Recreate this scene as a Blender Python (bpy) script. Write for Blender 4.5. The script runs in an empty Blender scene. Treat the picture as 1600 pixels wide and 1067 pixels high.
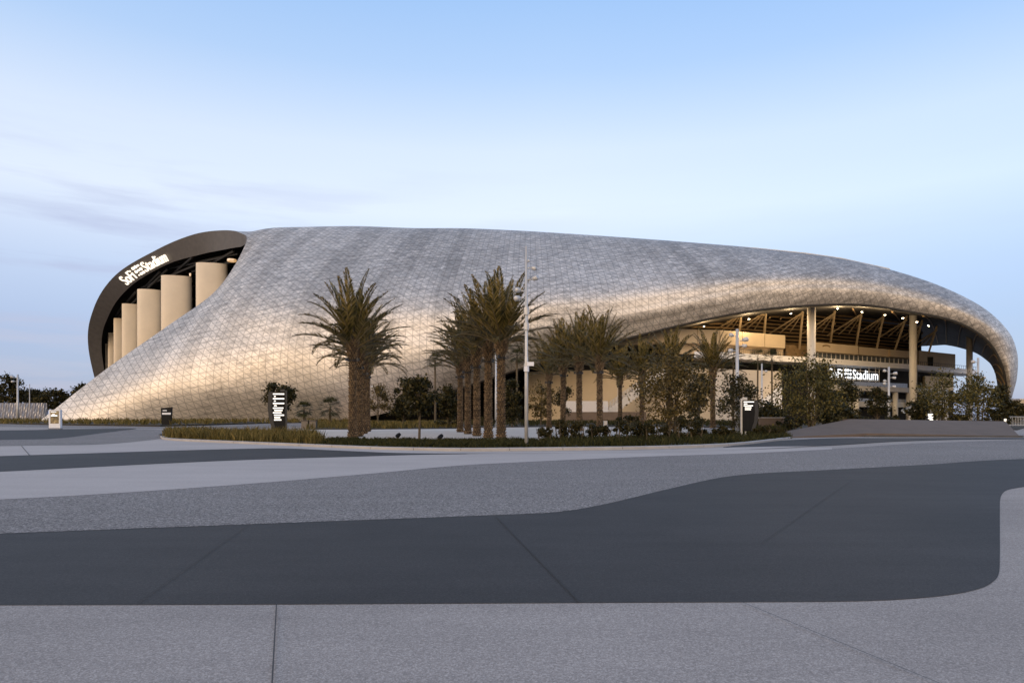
import bpy, bmesh, math, random
import numpy as np
from mathutils import Vector, Matrix
R = math.radians
scene = bpy.context.scene
col = scene.collection
F, CX, HY, CAMH = 1067.0, 800.0, 650.0, 1.6

def P(px, py, d):
    return Vector(((px-CX)/F*d, d, CAMH+(HY-py)/F*d))
def G(px, py, z=0.0):
    d = (CAMH-z)*F/(py-HY)
    return Vector(((px-CX)/F*d, d, z))
def X(px, d): return (px-CX)/F*d
def Z(py, d): return CAMH+(HY-py)/F*d

# ------------------------------------------------------------------ tagging
def tag(o, label=None, cat=None, group=None, kind=None):
    if label: o['label'] = label
    if cat: o['category'] = cat
    if group: o['group'] = group
    if kind: o['kind'] = kind
    return o
def thing(name, label, cat, loc=(0,0,0), rz=0, group=None):
    o = bpy.data.objects.new(name, None); col.objects.link(o)
    o.location = loc; o.rotation_euler = (0,0,rz); o.empty_display_size = .3
    return tag(o, label, cat, group)
def mesh_obj(name, me, mat, parent=None):
    o = bpy.data.objects.new(name, me); col.objects.link(o)
    if mat and not me.materials: me.materials.append(mat)
    if parent: o.parent = parent
    return o
def dup(root, loc, rz, label, scale=1.0):
    r = root.copy(); col.objects.link(r); r.location = loc; r.rotation_euler = (0,0,rz); r.scale = (scale,)*3
    r['label'] = label
    for ch in list(root.children):
        c = ch.copy(); col.objects.link(c); c.parent = r
        for g in list(ch.children):
            d = g.copy(); col.objects.link(d); d.parent = c
    return r

class MB:
    def __init__(s): s.v=[]; s.f=[]
    def add(s, vs, fs):
        n=len(s.v); s.v += [tuple(v) for v in vs]; s.f += [tuple(i+n for i in f) for f in fs]
    def box(s, c, size, rz=0, M=None, taper=1.0):
        x,y,z=[a/2 for a in size]; c=Vector(c)
        pts=[(-x,-y,-z),(x,-y,-z),(x,y,-z),(-x,y,-z),(-x*taper,-y*taper,z),(x*taper,-y*taper,z),(x*taper,y*taper,z),(-x*taper,y*taper,z)]
        rot = M if M is not None else Matrix.Rotation(rz,3,'Z')
        s.add([c+rot@Vector(p) for p in pts],[(0,3,2,1),(4,5,6,7),(0,1,5,4),(1,2,6,5),(2,3,7,6),(3,0,4,7)])
    def tube(s, p0, p1, r0, r1=None, n=8, cap=True):
        s.path([p0,p1],[r0, r0 if r1 is None else r1],n,cap)
    def path(s, pts, rs, n=8, cap=True):
        pts=[Vector(p) for p in pts]; rings=[]; base=len(s.v); up=None
        for i,p in enumerate(pts):
            t=(pts[min(i+1,len(pts)-1)]-pts[max(i-1,0)])
            if t.length<1e-9: t=Vector((0,0,1))
            t.normalize()
            a = up if up is not None else (Vector((1,0,0)) if abs(t.x)<.9 else Vector((0,1,0)))
            a = (a - t*a.dot(t)).normalized(); up=a; b=t.cross(a)
            for k in range(n):
                an=2*math.pi*k/n
                s.v.append(tuple(p+(a*math.cos(an)+b*math.sin(an))*rs[i]))
        for i in range(len(pts)-1):
            for k in range(n):
                a0=base+i*n+k; a1=base+i*n+(k+1)%n
                s.f.append((a0,a1,a1+n,a0+n))
        if cap:
            s.f.append(tuple(base+k for k in reversed(range(n))))
            s.f.append(tuple(base+(len(pts)-1)*n+k for k in range(n)))
    def prism(s, poly, z0, z1):
        n=len(poly)
        vs=[(p[0],p[1],z0) for p in poly]+[(p[0],p[1],z1) for p in poly]
        s.add(vs,[tuple(range(n-1,-1,-1)),tuple(range(n,2*n))]+[(i,(i+1)%n,(i+1)%n+n,i+n) for i in range(n)])
    def strip(s, poly, z0, z1, thick, back=(0.0,1.0)):
        """wall running along a plan polyline, extruded backwards"""
        b=Vector((back[0],back[1])).normalized()*thick
        q=[(p[0]+b[0],p[1]+b[1]) for p in reversed(poly)]
        s.prism(list(poly)+q, z0, z1)
    def build(s, name, mat, parent=None, smooth=False, bevel=0):
        me=bpy.data.meshes.new(name); me.from_pydata(s.v,[],s.f); me.validate()
        bm=bmesh.new(); bm.from_mesh(me)
        bmesh.ops.recalc_face_normals(bm, faces=bm.faces)
        if bevel: bmesh.ops.bevel(bm, geom=list(bm.edges), offset=bevel, segments=2, affect='EDGES', profile=.7)
        bm.to_mesh(me); bm.free()
        if smooth:
            me.polygons.foreach_set('use_smooth',[True]*len(me.polygons))
        me.update()
        return mesh_obj(name, me, mat, parent)

def quads_mesh(name, V, mat, parent=None, k=4):
    """V: (n,k,3) array -> separate k-gons"""
    n=len(V); me=bpy.data.meshes.new(name)
    me.vertices.add(n*k); me.vertices.foreach_set('co', np.ascontiguousarray(V,dtype=np.float32).ravel())
    me.loops.add(n*k); me.loops.foreach_set('vertex_index', np.arange(n*k,dtype=np.int32))
    me.polygons.add(n); me.polygons.foreach_set('loop_start', np.arange(0,n*k,k,dtype=np.int32))
    me.update(calc_edges=True); me.validate()
    return mesh_obj(name, me, mat, parent)

# ------------------------------------------------------------------ materials
class NT:
    def __init__(s, name):
        s.m=bpy.data.materials.new(name); s.m.use_nodes=True; s.t=s.m.node_tree; s.t.nodes.clear()
        s.out=s.n('ShaderNodeOutputMaterial'); s.b=s.n('ShaderNodeBsdfPrincipled'); s.l(s.b.outputs[0], s.out.inputs[0])
    def n(s, typ, **kw):
        o=s.t.nodes.new(typ)
        for k,v in kw.items(): setattr(o,k,v)
        return o
    def l(s,a,b): s.t.links.new(a,b)
    def val(s, sock, v):
        if hasattr(v,'is_linked') or isinstance(v,bpy.types.NodeSocket): s.l(v,sock)
        else: sock.default_value=v
    def math(s, op, a, b=0.0, c=0.0, clamp=False):
        o=s.n('ShaderNodeMath',operation=op); o.use_clamp=clamp
        s.val(o.inputs[0],a); s.val(o.inputs[1],b); s.val(o.inputs[2],c); return o.outputs[0]
    def noise(s, vec, scale, detail=4, rough=.55):
        o=s.n('ShaderNodeTexNoise'); o.inputs['Scale'].default_value=scale; o.inputs['Detail'].default_value=detail; o.inputs['Roughness'].default_value=rough
        if vec is not None: s.l(vec,o.inputs['Vector'])
        return o.outputs['Fac']
    def ramp(s, fac, stops):
        o=s.n('ShaderNodeValToRGB'); e=o.color_ramp.elements
        while len(e)<len(stops): e.new(.5)
        for i,(p,c) in enumerate(stops):
            e[i].position=p; e[i].color=(c,c,c,1) if isinstance(c,(int,float)) else tuple(c)+(1,)
        s.l(fac,o.inputs[0]); return o.outputs[0]
    def mix(s, fac, a, b, blend='MIX'):
        o=s.n('ShaderNodeMix',data_type='RGBA',blend_type=blend)
        s.val(o.inputs[0],fac)
        for sk,v in ((o.inputs[6],a),(o.inputs[7],b)):
            if isinstance(v,tuple): sk.default_value=v+(1,) if len(v)==3 else v
            else: s.l(v,sk)
        return o.outputs[2]
    def bump(s, h, strength, dist):
        o=s.n('ShaderNodeBump'); o.inputs['Strength'].default_value=strength; o.inputs['Distance'].default_value=dist
        s.l(h,o.inputs['Height']); s.l(o.outputs[0],s.b.inputs['Normal'])
    def obj(s):  return s.n('ShaderNodeTexCoord').outputs['Object']
    def pos(s):  return s.n('ShaderNodeNewGeometry').outputs['Position']
    def isl(s):  return s.n('ShaderNodeNewGeometry').outputs['Random Per Island']

def plain(name, c, rough=.6, metal=0.0, var=.12, scale=3.0, bump=0.0, spec=.5):
    t=NT(name); f=t.noise(t.pos(),scale,6,.6)
    lo=tuple(x*(1-var) for x in c); hi=tuple(min(1,x*(1+var)) for x in c)
    t.l(t.ramp(f,[(.3,lo),(.7,hi)]), t.b.inputs['Base Color'])
    t.b.inputs['Roughness'].default_value=rough; t.b.inputs['Metallic'].default_value=metal
    t.b.inputs['Specular IOR Level'].default_value=spec
    if bump: t.bump(f,bump,.05)
    return t.m
def emit(name, c, s):
    t=NT(name); t.b.inputs['Base Color'].default_value=(.8,.8,.8,1)
    t.b.inputs['Emission Color'].default_value=tuple(c)+(1,); t.b.inputs['Emission Strength'].default_value=s
    return t.m
def leafmat(name, stops, rough=.55, trans=.25):
    t=NT(name); r=t.isl(); n=t.noise(t.pos(),1.1,2)
    f=t.math('ADD',t.math('MULTIPLY',r,.55),t.math('MULTIPLY',n,.45))
    c=t.ramp(f,stops); t.l(c,t.b.inputs['Base Color']); t.b.inputs['Roughness'].default_value=rough
    t.b.inputs['Specular IOR Level'].default_value=.25
    tr=t.n('ShaderNodeBsdfTranslucent'); t.l(c,tr.inputs[0]); mx=t.n('ShaderNodeMixShader'); mx.inputs[0].default_value=trans
    t.l(t.b.outputs[0],mx.inputs[1]); t.l(tr.outputs[0],mx.inputs[2]); t.l(mx.outputs[0],t.out.inputs[0])
    return t.m
def paving(name, c, speck=.35, fine=90, big=.25, rough=.85, patch=.1, tint=None):
    """fine aggregate specks + soft wear patches"""
    t=NT(name); p=t.pos()
    v=t.n('ShaderNodeTexVoronoi'); v.inputs['Scale'].default_value=fine; t.l(p,v.inputs['Vector'])
    sp=t.n('ShaderNodeSeparateColor'); t.l(v.outputs['Color'],sp.inputs[0])
    a=t.ramp(sp.outputs[0],[(0,1-speck),(.75,1.0),(1,1+speck*.9)])
    n1=t.noise(p,fine*.28,3,.7); a2=t.ramp(n1,[(.3,1-speck*.55),(.7,1+speck*.4)])
    n2=t.noise(p,big,5,.6); a3=t.ramp(n2,[(.3,1-patch),(.7,1+patch)])
    mp=t.n('ShaderNodeMapping'); mp.inputs['Scale'].default_value=(.25,1.6,1); t.l(p,mp.inputs[0])
    n3=t.noise(mp.outputs[0],.9,5,.65); a4=t.ramp(n3,[(.35,1-patch*.6),(.6,1+patch*.5)])
    m=t.mix(1.0,a,a2,'MULTIPLY'); m=t.mix(1.0,m,a3,'MULTIPLY'); m=t.mix(1.0,m,a4,'MULTIPLY')
    m=t.mix(1.0,c,m,'MULTIPLY')
    t.l(m,t.b.inputs['Base Color']); t.b.inputs['Roughness'].default_value=rough
    t.b.inputs['Specular IOR Level'].default_value=.15
    t.bump(n1,.25,.01)
    return t.m

M={}
M['near_concrete']=paving('near_concrete',(.40,.350,.315),.32,110,.3,.8,.10)
M['light_concrete']=paving('light_concrete',(.49,.435,.40),.10,60,.2,.85,.06)
M['aggregate']=paving('aggregate',(.30,.27,.25),.60,50,.15,.85,.08)
M['asphalt']=paving('asphalt',(.064,.059,.056),.30,120,.35,.7,.12)
M['tan_paving']=paving('tan_paving',(.66,.58,.50),.10,60,.3,.85,.06)
M['joint']=plain('joint',(.075,.07,.068),.9)
M['joint_dark']=plain('joint_dark',(.036,.034,.033),.9)
M['soil']=plain('soil',(.035,.028,.018),.95,0,.4,2,.4)
M['kerb']=plain('kerb',(.40,.37,.35),.85,0,.12,1.5,.1)
M['concrete_wall']=plain('concrete_wall',(.135,.096,.070),.85,0,.13,.8,.12)
M['wall_step']=plain('wall_step',(.075,.068,.062),.85,0,.2,1.5)
M['beige']=plain('beige',(.56,.45,.31),.75,0,.07,.25)
M['warm_white']=plain('warm_white',(.62,.56,.49),.7,0,.06,.3)
M['white_slab']=plain('white_slab',(.90,.89,.90),.65,0,.05,.4)
M['grey_slab']=plain('grey_slab',(.52,.51,.50),.7,0,.06,.4)
M['pier']=plain('pier',(.74,.615,.455),.8,0,.06,.15)
M['column']=plain('column',(.62,.59,.55),.6,0,.05,.3)
M['fascia']=plain('fascia',(.088,.080,.075),.55,.2,.15,.6)
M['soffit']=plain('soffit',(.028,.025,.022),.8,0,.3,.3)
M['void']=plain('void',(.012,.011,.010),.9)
M['strut']=plain('strut',(.45,.35,.22),.6,.1,.2,.5)
M['rafter']=plain('rafter',(.20,.13,.06),.7,0,.3,.5)
M['steel']=plain('steel',(.54,.53,.52),.4,.25,.1,4)
M['dark_steel']=plain('dark_steel',(.05,.05,.052),.5,.5,.2,4)
M['sign_black']=plain('sign_black',(.008,.008,.009),.5,0,.2,4,0,.15)
M['sign_side']=plain('sign_side',(.022,.022,.024),.5,.1,.2,4)
M['white_paint']=plain('white_paint',(.75,.75,.78),.45,0,.05,4)
M['bin']=plain('bin',(.16,.13,.10),.7,0,.15,6)
M['glass']=plain('glass',(.16,.18,.20),.12,.3,.2,.6)
M['rail_glass']=plain('rail_glass',(.30,.32,.35),.2,.2,.15,1.5)
M['lit']=emit('lit',(1.0,.93,.82),1.15)
M['lit_warm']=emit('lit_warm',(1.0,.86,.68),1.1)
M['dim_lamp']=emit('dim_lamp',(1.0,.55,.2),.5)
M['lit_cool']=emit('lit_cool',(.88,.94,1.0),1.15)
M['lamp']=emit('lamp',(1.0,.88,.66),7)
M['screen']=None
M['palm_leaf']=leafmat('palm_leaf',[(.2,(.022,.022,.006)),(.5,(.10,.080,.021)),(.8,(.31,.215,.066))],.5,.2)
M['palm_rib']=plain('palm_rib',(.14,.10,.04),.6,0,.2,3)
M['fan_leaf']=leafmat('fan_leaf',[(.2,(.018,.022,.008)),(.8,(.07,.066,.022))])
M['leaf_dark']=leafmat('leaf_dark',[(.2,(.010,.012,.004)),(.5,(.034,.031,.009)),(.8,(.11,.085,.027))])
M['leaf_green']=leafmat('leaf_green',[(.2,(.018,.020,.005)),(.5,(.085,.074,.02)),(.8,(.24,.185,.055))])
M['leaf_rust']=leafmat('leaf_rust',[(.2,(.032,.027,.008)),(.5,(.11,.08,.024)),(.8,(.25,.175,.06))])
M['bark']=plain('bark',(.10,.075,.045),.9,0,.35,6,.5)
def scale_mat():
    t=NT('palm_bark'); f=t.math('ADD',t.math('MULTIPLY',t.isl(),.6),t.math('MULTIPLY',t.noise(t.pos(),2.5,5),.4))
    t.l(t.ramp(f,[(.2,(.07,.045,.024)),(.5,(.14,.092,.050)),(.8,(.23,.155,.085))]),t.b.inputs['Base Color']); t.b.inputs['Roughness'].default_value=.9
    return t.m
M['palm_bark']=scale_mat()
M['palm_core']=plain('palm_core',(.035,.026,.016),.95,0,.3,6)
M['grass_gold']=leafmat('grass_gold',[(.15,(.05,.046,.013)),(.45,(.155,.122,.034)),(.8,(.36,.26,.085))],.7,.3)
M['grass_green']=leafmat('grass_green',[(.1,(.018,.022,.006)),(.5,(.05,.05,.014)),(.9,(.12,.10,.03))],.7,.3)
M['fence']=plain('fence',(.42,.42,.46),.4,.6,.12,2)

def screen_mat():
    t=NT('screen'); u=t.n('ShaderNodeTexCoord').outputs['Generated']
    n=t.noise(u,3.2,3); c=t.ramp(n,[(.35,(.01,.01,.01)),(.55,(.20,.12,.04)),(.75,(.5,.36,.18))])
    t.b.inputs['Base Color'].default_value=(.02,.02,.02,1); t.l(c,t.b.inputs['Emission Color']); t.b.inputs['Emission Strength'].default_value=.8
    t.b.inputs['Roughness'].default_value=.2
    return t.m
M['screen']=screen_mat()

def shell_mat():
    t=NT('shell_panels'); uv=t.n('ShaderNodeUVMap').outputs[0]
    s=t.n('ShaderNodeSeparateXYZ'); t.l(uv,s.inputs[0]); u,v=s.outputs[0],s.outputs[1]
    w=.04
    def line(x):
        f=t.math('FRACT',x); d=t.math('MINIMUM',f,t.math('SUBTRACT',1.0,f)); return d
    du,dv,dd=line(u),line(v),line(t.math('ADD',u,v))
    dm=t.math('MINIMUM',du,t.math('MINIMUM',dv,t.math('MULTIPLY',dd,.75)))
    mr=t.n('ShaderNodeMapRange'); mr.inputs[1].default_value=w*.6; mr.inputs[2].default_value=w*1.6; mr.inputs[3].default_value=1; mr.inputs[4].default_value=0
    t.l(dm,mr.inputs[0]); linem=mr.outputs[0]
    # one random value per triangle
    fu,fv=t.math('FLOOR',u),t.math('FLOOR',v)
    tri=t.math('GREATER_THAN',t.math('ADD',t.math('FRACT',u),t.math('FRACT',v)),1.0)
    cb=t.n('ShaderNodeCombineXYZ'); t.l(fu,cb.inputs[0]); t.l(fv,cb.inputs[1]); t.l(tri,cb.inputs[2])
    wn=t.n('ShaderNodeTexWhiteNoise'); t.l(cb.outputs[0],wn.inputs[0]); rnd=wn.outputs['Value']
    cb2=t.n('ShaderNodeCombineXYZ'); t.l(t.math('FLOOR',t.math('MULTIPLY',u,.4)),cb2.inputs[0]); wn2=t.n('ShaderNodeTexWhiteNoise'); t.l(cb2.outputs[0],wn2.inputs[0])
    # perforation pattern: wispy dark marks, stretched along the rows, denser up on the roof
    mp=t.n('ShaderNodeMapping'); mp.inputs['Scale'].default_value=(.42,1.25,1); mp.inputs['Rotation'].default_value=(0,0,R(-14)); t.l(uv,mp.inputs[0])
    off=t.n('ShaderNodeVectorMath',operation='ADD'); t.l(mp.outputs[0],off.inputs[0])
    sc=t.n('ShaderNodeVectorMath',operation='SCALE'); t.l(wn.outputs['Color'],sc.inputs[0]); sc.inputs['Scale'].default_value=.3
    t.l(sc.outputs[0],off.inputs[1])
    n1=t.noise(off.outputs[0],1.5,6,.74)
    big=t.noise(uv,.075,4,.6)
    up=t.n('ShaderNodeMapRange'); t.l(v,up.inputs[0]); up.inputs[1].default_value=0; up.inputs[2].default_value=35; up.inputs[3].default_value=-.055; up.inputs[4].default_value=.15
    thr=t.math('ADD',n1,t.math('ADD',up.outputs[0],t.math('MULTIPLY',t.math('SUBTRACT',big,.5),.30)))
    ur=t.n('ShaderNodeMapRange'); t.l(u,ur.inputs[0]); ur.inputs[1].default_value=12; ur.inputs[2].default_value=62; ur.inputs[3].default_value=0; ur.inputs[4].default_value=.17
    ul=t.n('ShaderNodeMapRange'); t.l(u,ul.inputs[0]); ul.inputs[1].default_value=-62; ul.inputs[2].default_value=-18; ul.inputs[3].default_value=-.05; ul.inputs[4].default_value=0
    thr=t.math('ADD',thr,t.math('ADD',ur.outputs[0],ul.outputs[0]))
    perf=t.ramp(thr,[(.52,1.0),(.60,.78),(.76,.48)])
    tone=t.ramp(rnd,[(0,.90),(.5,.97),(1,1.04)])
    stripe=t.ramp(wn2.outputs['Value'],[(.70,1.0),(.74,.85)])
    upm=t.n('ShaderNodeMapRange'); t.l(v,upm.inputs[0]); upm.inputs[1].default_value=12; upm.inputs[2].default_value=22
    m=t.mix(1.0,perf,tone,'MULTIPLY'); m2=t.mix(1.0,m,stripe,'MULTIPLY'); m=t.mix(upm.outputs[0],m,m2)
    c=t.mix(1.0,(.87,.80,.725),m,'MULTIPLY'); c=t.mix(t.math('MULTIPLY',linem,.44),c,(.10,.085,.07))
    t.l(c,t.b.inputs['Base Color']); t.b.inputs['Metallic'].default_value=.71
    t.l(t.math('ADD',t.math('MULTIPLY',rnd,.06),.54),t.b.inputs['Roughness'])
    # every panel is fixed at a slightly different tilt
    nm=t.n('ShaderNodeNewGeometry'); jit=t.n('ShaderNodeVectorMath',operation='SUBTRACT'); t.l(wn.outputs['Color'],jit.inputs[0]); jit.inputs[1].default_value=(.5,.5,.5)
    js=t.n('ShaderNodeVectorMath',operation='SCALE'); t.l(jit.outputs[0],js.inputs[0]); js.inputs['Scale'].default_value=.03
    ad=t.n('ShaderNodeVectorMath',operation='ADD'); t.l(nm.outputs['Normal'],ad.inputs[0]); t.l(js.outputs[0],ad.inputs[1])
    no=t.n('ShaderNodeVectorMath',operation='NORMALIZE'); t.l(ad.outputs[0],no.inputs[0]); t.l(no.outputs[0],t.b.inputs['Normal'])
    return t.m
M['shell']=shell_mat()

# ------------------------------------------------------------------ camera, sun, sky
cam=bpy.data.cameras.new('camera'); cam.lens=24.0; cam.sensor_width=36; cam.shift_y=(HY-533.5)/1600; cam.clip_end=20000; cam.clip_start=.1
co=bpy.data.objects.new('camera',cam); col.objects.link(co); co.location=(0,0,CAMH); co.rotation_euler=(R(90),0,0); scene.camera=co
SUN=Vector((-.48,-.88,0)).normalized(); ELEV=12.0
sun=bpy.data.lights.new('sun','SUN'); sun.energy=.75; sun.angle=R(50); sun.color=(1.0,.70,.40)
so=bpy.data.objects.new('sun',sun); col.objects.link(so)
trav=-(SUN*math.cos(R(ELEV))+Vector((0,0,math.sin(R(ELEV))))); so.rotation_euler=trav.to_track_quat('-Z','Y').to_euler()
so.location=(-60,-140,60)
w=bpy.data.worlds.new('World'); scene.world=w; w.use_nodes=True
nt=w.node_tree; nt.nodes.clear()
class WN(NT):
    def __init__(s): s.t=nt
W=WN()
out=W.n('ShaderNodeOutputWorld')
sky=W.n('ShaderNodeTexSky',sky_type='NISHITA'); sky.sun_disc=False; sky.sun_elevation=R(ELEV); sky.sun_rotation=math.atan2(SUN.x,SUN.y)
b1=W.n('ShaderNodeBackground'); W.l(sky.outputs[0],b1.inputs[0]); b1.inputs[1].default_value=.05
tc=W.n('ShaderNodeTexCoord').outputs['Generated']; sep=W.n('ShaderNodeSeparateXYZ'); W.l(tc,sep.inputs[0])
el=sep.outputs[2]
def L(r,g,b):
    return tuple((x/255/12.92 if x/255<.04045 else ((x/255+.055)/1.055)**2.4) for x in (r,g,b))
cool=W.ramp(el,[(0.0,L(138,154,198)),(.10,L(152,168,212)),(.19,L(188,201,231)),(.28,L(225,233,249)),(.36,L(216,228,248)),(.45,L(178,206,244)),(.55,L(150,190,241)),(.75,L(135,172,222)),(1.0,L(138,160,196))])
warm=W.ramp(el,[(0.0,(1.0,.68,.42)),(.10,(1.45,1.06,.72)),(.25,(1.72,1.30,.95)),(.44,(1.60,1.28,1.02)),(.57,(.92,.92,.96)),(.69,(.48,.60,.82)),(.84,(.29,.42,.66)),(1.0,(.24,.37,.62))])
az=W.n('ShaderNodeVectorMath',operation='DOT_PRODUCT'); W.l(tc,az.inputs[0]); az.inputs[1].default_value=(SUN.x,SUN.y,0)
mr=W.n('ShaderNodeMapRange',interpolation_type='SMOOTHSTEP'); mr.inputs[1].default_value=-.35; mr.inputs[2].default_value=.75; W.l(az.outputs['Value'],mr.inputs[0])
grad=W.mix(mr.outputs[0],cool,warm)
# right-hand side of the view is a touch deeper blue
rx=W.n('ShaderNodeMapRange'); rx.inputs[1].default_value=0.05; rx.inputs[2].default_value=.75; rx.inputs[3].default_value=0; rx.inputs[4].default_value=1; W.l(sep.outputs[0],rx.inputs[0])
grad=W.mix(W.math('MULTIPLY',rx.outputs[0],.55),grad,W.mix(1.0,grad,(.62,.78,.97),'MULTIPLY'))
# thin lavender streak clouds low in the sky
mp=W.n('ShaderNodeMapping'); mp.inputs['Scale'].default_value=(1.6,1.6,15); mp.inputs['Rotation'].default_value=(0,R(-9),0); W.l(tc,mp.inputs[0])
cn=W.noise(mp.outputs[0],1.7,6,.55)
cm=W.ramp(cn,[(.47,0.0),(.64,.85)])
lowm=W.n('ShaderNodeMapRange',interpolation_type='SMOOTHSTEP'); lowm.inputs[1].default_value=.40; lowm.inputs[2].default_value=.14; W.l(el,lowm.inputs[0])
lx=W.n('ShaderNodeMapRange'); lx.inputs[1].default_value=.15; lx.inputs[2].default_value=-.45; lx.inputs[3].default_value=.12; lx.inputs[4].default_value=1.0; W.l(sep.outputs[0],lx.inputs[0])
cf=W.math('MULTIPLY',W.math('MULTIPLY',cm,lowm.outputs[0]),lx.outputs[0])
grad=W.mix(cf,grad,L(170,172,206))
b2=W.n('ShaderNodeBackground'); W.l(grad,b2.inputs[0]); b2.inputs[1].default_value=.93
ads=W.n('ShaderNodeAddShader'); W.l(b1.outputs[0],ads.inputs[0]); W.l(b2.outputs[0],ads.inputs[1]); W.l(ads.outputs[0],out.inputs[0])
vs=scene.view_settings; vs.view_transform='Standard'; vs.look='None'; vs.exposure=0; vs.gamma=1; vs.use_curve_mapping=False

# ------------------------------------------------------------------ curves
def cr(p, t):
    """Catmull-Rom through an (n,k) array at parameters t"""
    p=np.asarray(p,float); n=len(p); t=np.clip(np.asarray(t,float),0,n-1)
    i=np.minimum(t.astype(int),n-2); f=(t-i)[:,None]
    def g(k):
        out=p[np.clip(k,0,n-1)].copy()
        lo=k<0; hi=k>n-1
        out[lo]=2*p[0]-p[1]; out[hi]=2*p[-1]-p[-2]
        return out
    p0,p1,p2,p3=g(i-1),g(i),g(i+1),g(i+2)
    return .5*((2*p1)+(-p0+p2)*f+(2*p0-5*p1+4*p2-p3)*f**2+(-p0+3*p1-3*p2+p3)*f**3)
def smooth(pts, k=8):
    return cr(pts, np.linspace(0,len(pts)-1,(len(pts)-1)*k+1))

# ------------------------------------------------------------------ ground
gb=MB(); gb.add([(-3000,-400,0),(3000,-400,0),(3000,6000,0),(-3000,6000,0)],[(0,1,2,3)])
tag(gb.build('ground',M['near_concrete']),kind='structure')
def sheet(name, top, bot, z, mat, extra=None, k=6):
    """flat sheet between two picture curves laid on the ground at height z"""
    a=[G(x,y,0) for x,y in smooth(top,k)]; b=[G(x,y,0) for x,y in smooth(bot,k)]
    poly=[(p.x,p.y) for p in a]+[(p.x,p.y) for p in reversed(b)]
    bm=bmesh.new(); vsx=[bm.verts.new((x,y,z)) for x,y in poly]; f=bm.faces.new(vsx)
    if f.normal.z<0: f.normal_flip()
    bmesh.ops.triangulate(bm,faces=[f]); me=bpy.data.meshes.new(name); bm.normal_update()
    for f in bm.faces:
        if f.normal.z<0: f.normal_flip()
    bm.to_mesh(me); bm.free()
    return tag(mesh_obj(name,me,mat),kind='structure')
# dark swoosh across the foreground
sheet('asphalt_road',[(-500,852),(0,833),(400,818),(800,803),(880,798),(950,786),(1050,762),(1150,742),(1300,733),(1450,725),(1600,716),(2000,706)],
      [(-500,946),(0,945.5),(400,944.5),(800,942.5),(1100,941),(1300,940),(1400,937),(1480,930),(1530,920),(1553,908),(1561,895),(1562.5,870),(1562.5,830),(1562.5,795),(1563.5,778),(1570,768),(1585,763),(1620,759),(1700,754),(2000,745)],.004,M['asphalt'])
sheet('aggregate_band',[(-500,800),(0,780),(300,762),(550,742),(700,728),(800,722),(1000,713),(1150,708),(1300,701),(1450,692),(1700,684)],
      [(-500,853),(0,834),(400,819),(800,804),(880,799),(950,787),(1050,763),(1150,743),(1300,734),(1450,726),(1600,717),(2000,707)],.008,M['aggregate'])
sheet('light_band',[(-500,760),(0,737),(250,724.5),(400,718),(550,713.5),(720,709.5),(900,707),(1100,704),(1300,699)],
      [(-500,801),(0,781),(300,763),(550,743),(700,729),(800,723),(1000,714),(1150,709),(1300,702)],.012,M['light_concrete'])
sheet('dark_band',[(-500,725),(0,712),(250,704),(380,700.5),(450,700),(550,704.5),(650,708),(730,709.2)],
      [(-500,761),(0,737.5),(250,725),(400,718.5),(550,714),(650,711),(730,709.6)],.016,M['asphalt'])
sheet('pale_band',[(-500,706),(0,697),(150,694.5),(230,688),(255,686),(330,690),(420,694),(500,698),(600,702.5),(720,706),(850,705.5),(1000,704),(1150,699),(1240,690),(1300,686)],
      [(-500,727),(0,713),(250,705),(380,701.5),(450,701),(550,705.2),(650,708.6),(850,708.2),(1000,706.5),(1150,703),(1240,699),(1300,695)],.020,M['light_concrete'])
sheet('aggregate_strip',[(-500,694),(0,687.5),(90,685),(150,678),(212,671),(250,671.5),(310,674)],
      [(-500,707),(0,697.5),(150,695),(230,688.5),(262,684),(310,680)],.024,M['aggregate'])
sheet('dark_strip',[(-500,676),(0,672.5),(80,671),(150,670),(212,669.5)],
      [(-500,695),(0,687.8),(90,685.2),(150,678.2),(212,670.2)],.028,M['asphalt'])
sheet('far_road',[(-300,662),(0,663),(120,665.5),(250,667),(330,665),(420,662.5),(520,660)],
      [(-300,664.5),(0,666.5),(120,668.5),(250,669.5),(350,668.5),(430,668),(520,664)],.008,M['aggregate'])
sheet('palm_court_paving',[(430,674),(500,669),(600,669),(720,668),(900,667),(1100,667)],
      [(430,681),(500,688),(600,692),(720,693),(900,690),(1100,684)],.032,M['tan_paving'])
sheet('side_road',[(1130,699),(1180,692),(1240,687.5),(1300,685),(1400,684.5),(1620,684.2)],
      [(1130,699.6),(1200,698.2),(1290,696.5),(1400,690),(1500,687),(1620,686)],.024,M['asphalt'])
def joint(a,b,w=.012,z=.02,mat='joint'):
    p,q=G(*a),G(*b); d=(q-p).normalized(); n=Vector((-d.y,d.x,0))*w/2
    jb=MB(); jb.add([(v.x,v.y,z) for v in (p-n,q-n,q+n,p+n)],[(0,1,2,3)])
    tag(jb.build('paving_joint',M[mat]),kind='structure')
joint((432,946),(418,1200),.010); joint((775,808),(905,942),.012,.02,'joint_dark'); joint((1155,941.5),(1500,1085),.007); joint((390,820),(215,944),.006,.02,'joint_dark')
joint((1330,752),(1190,850),.006,.02,'joint_dark'); joint((46,712),(33,697),.03,.03)
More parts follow.
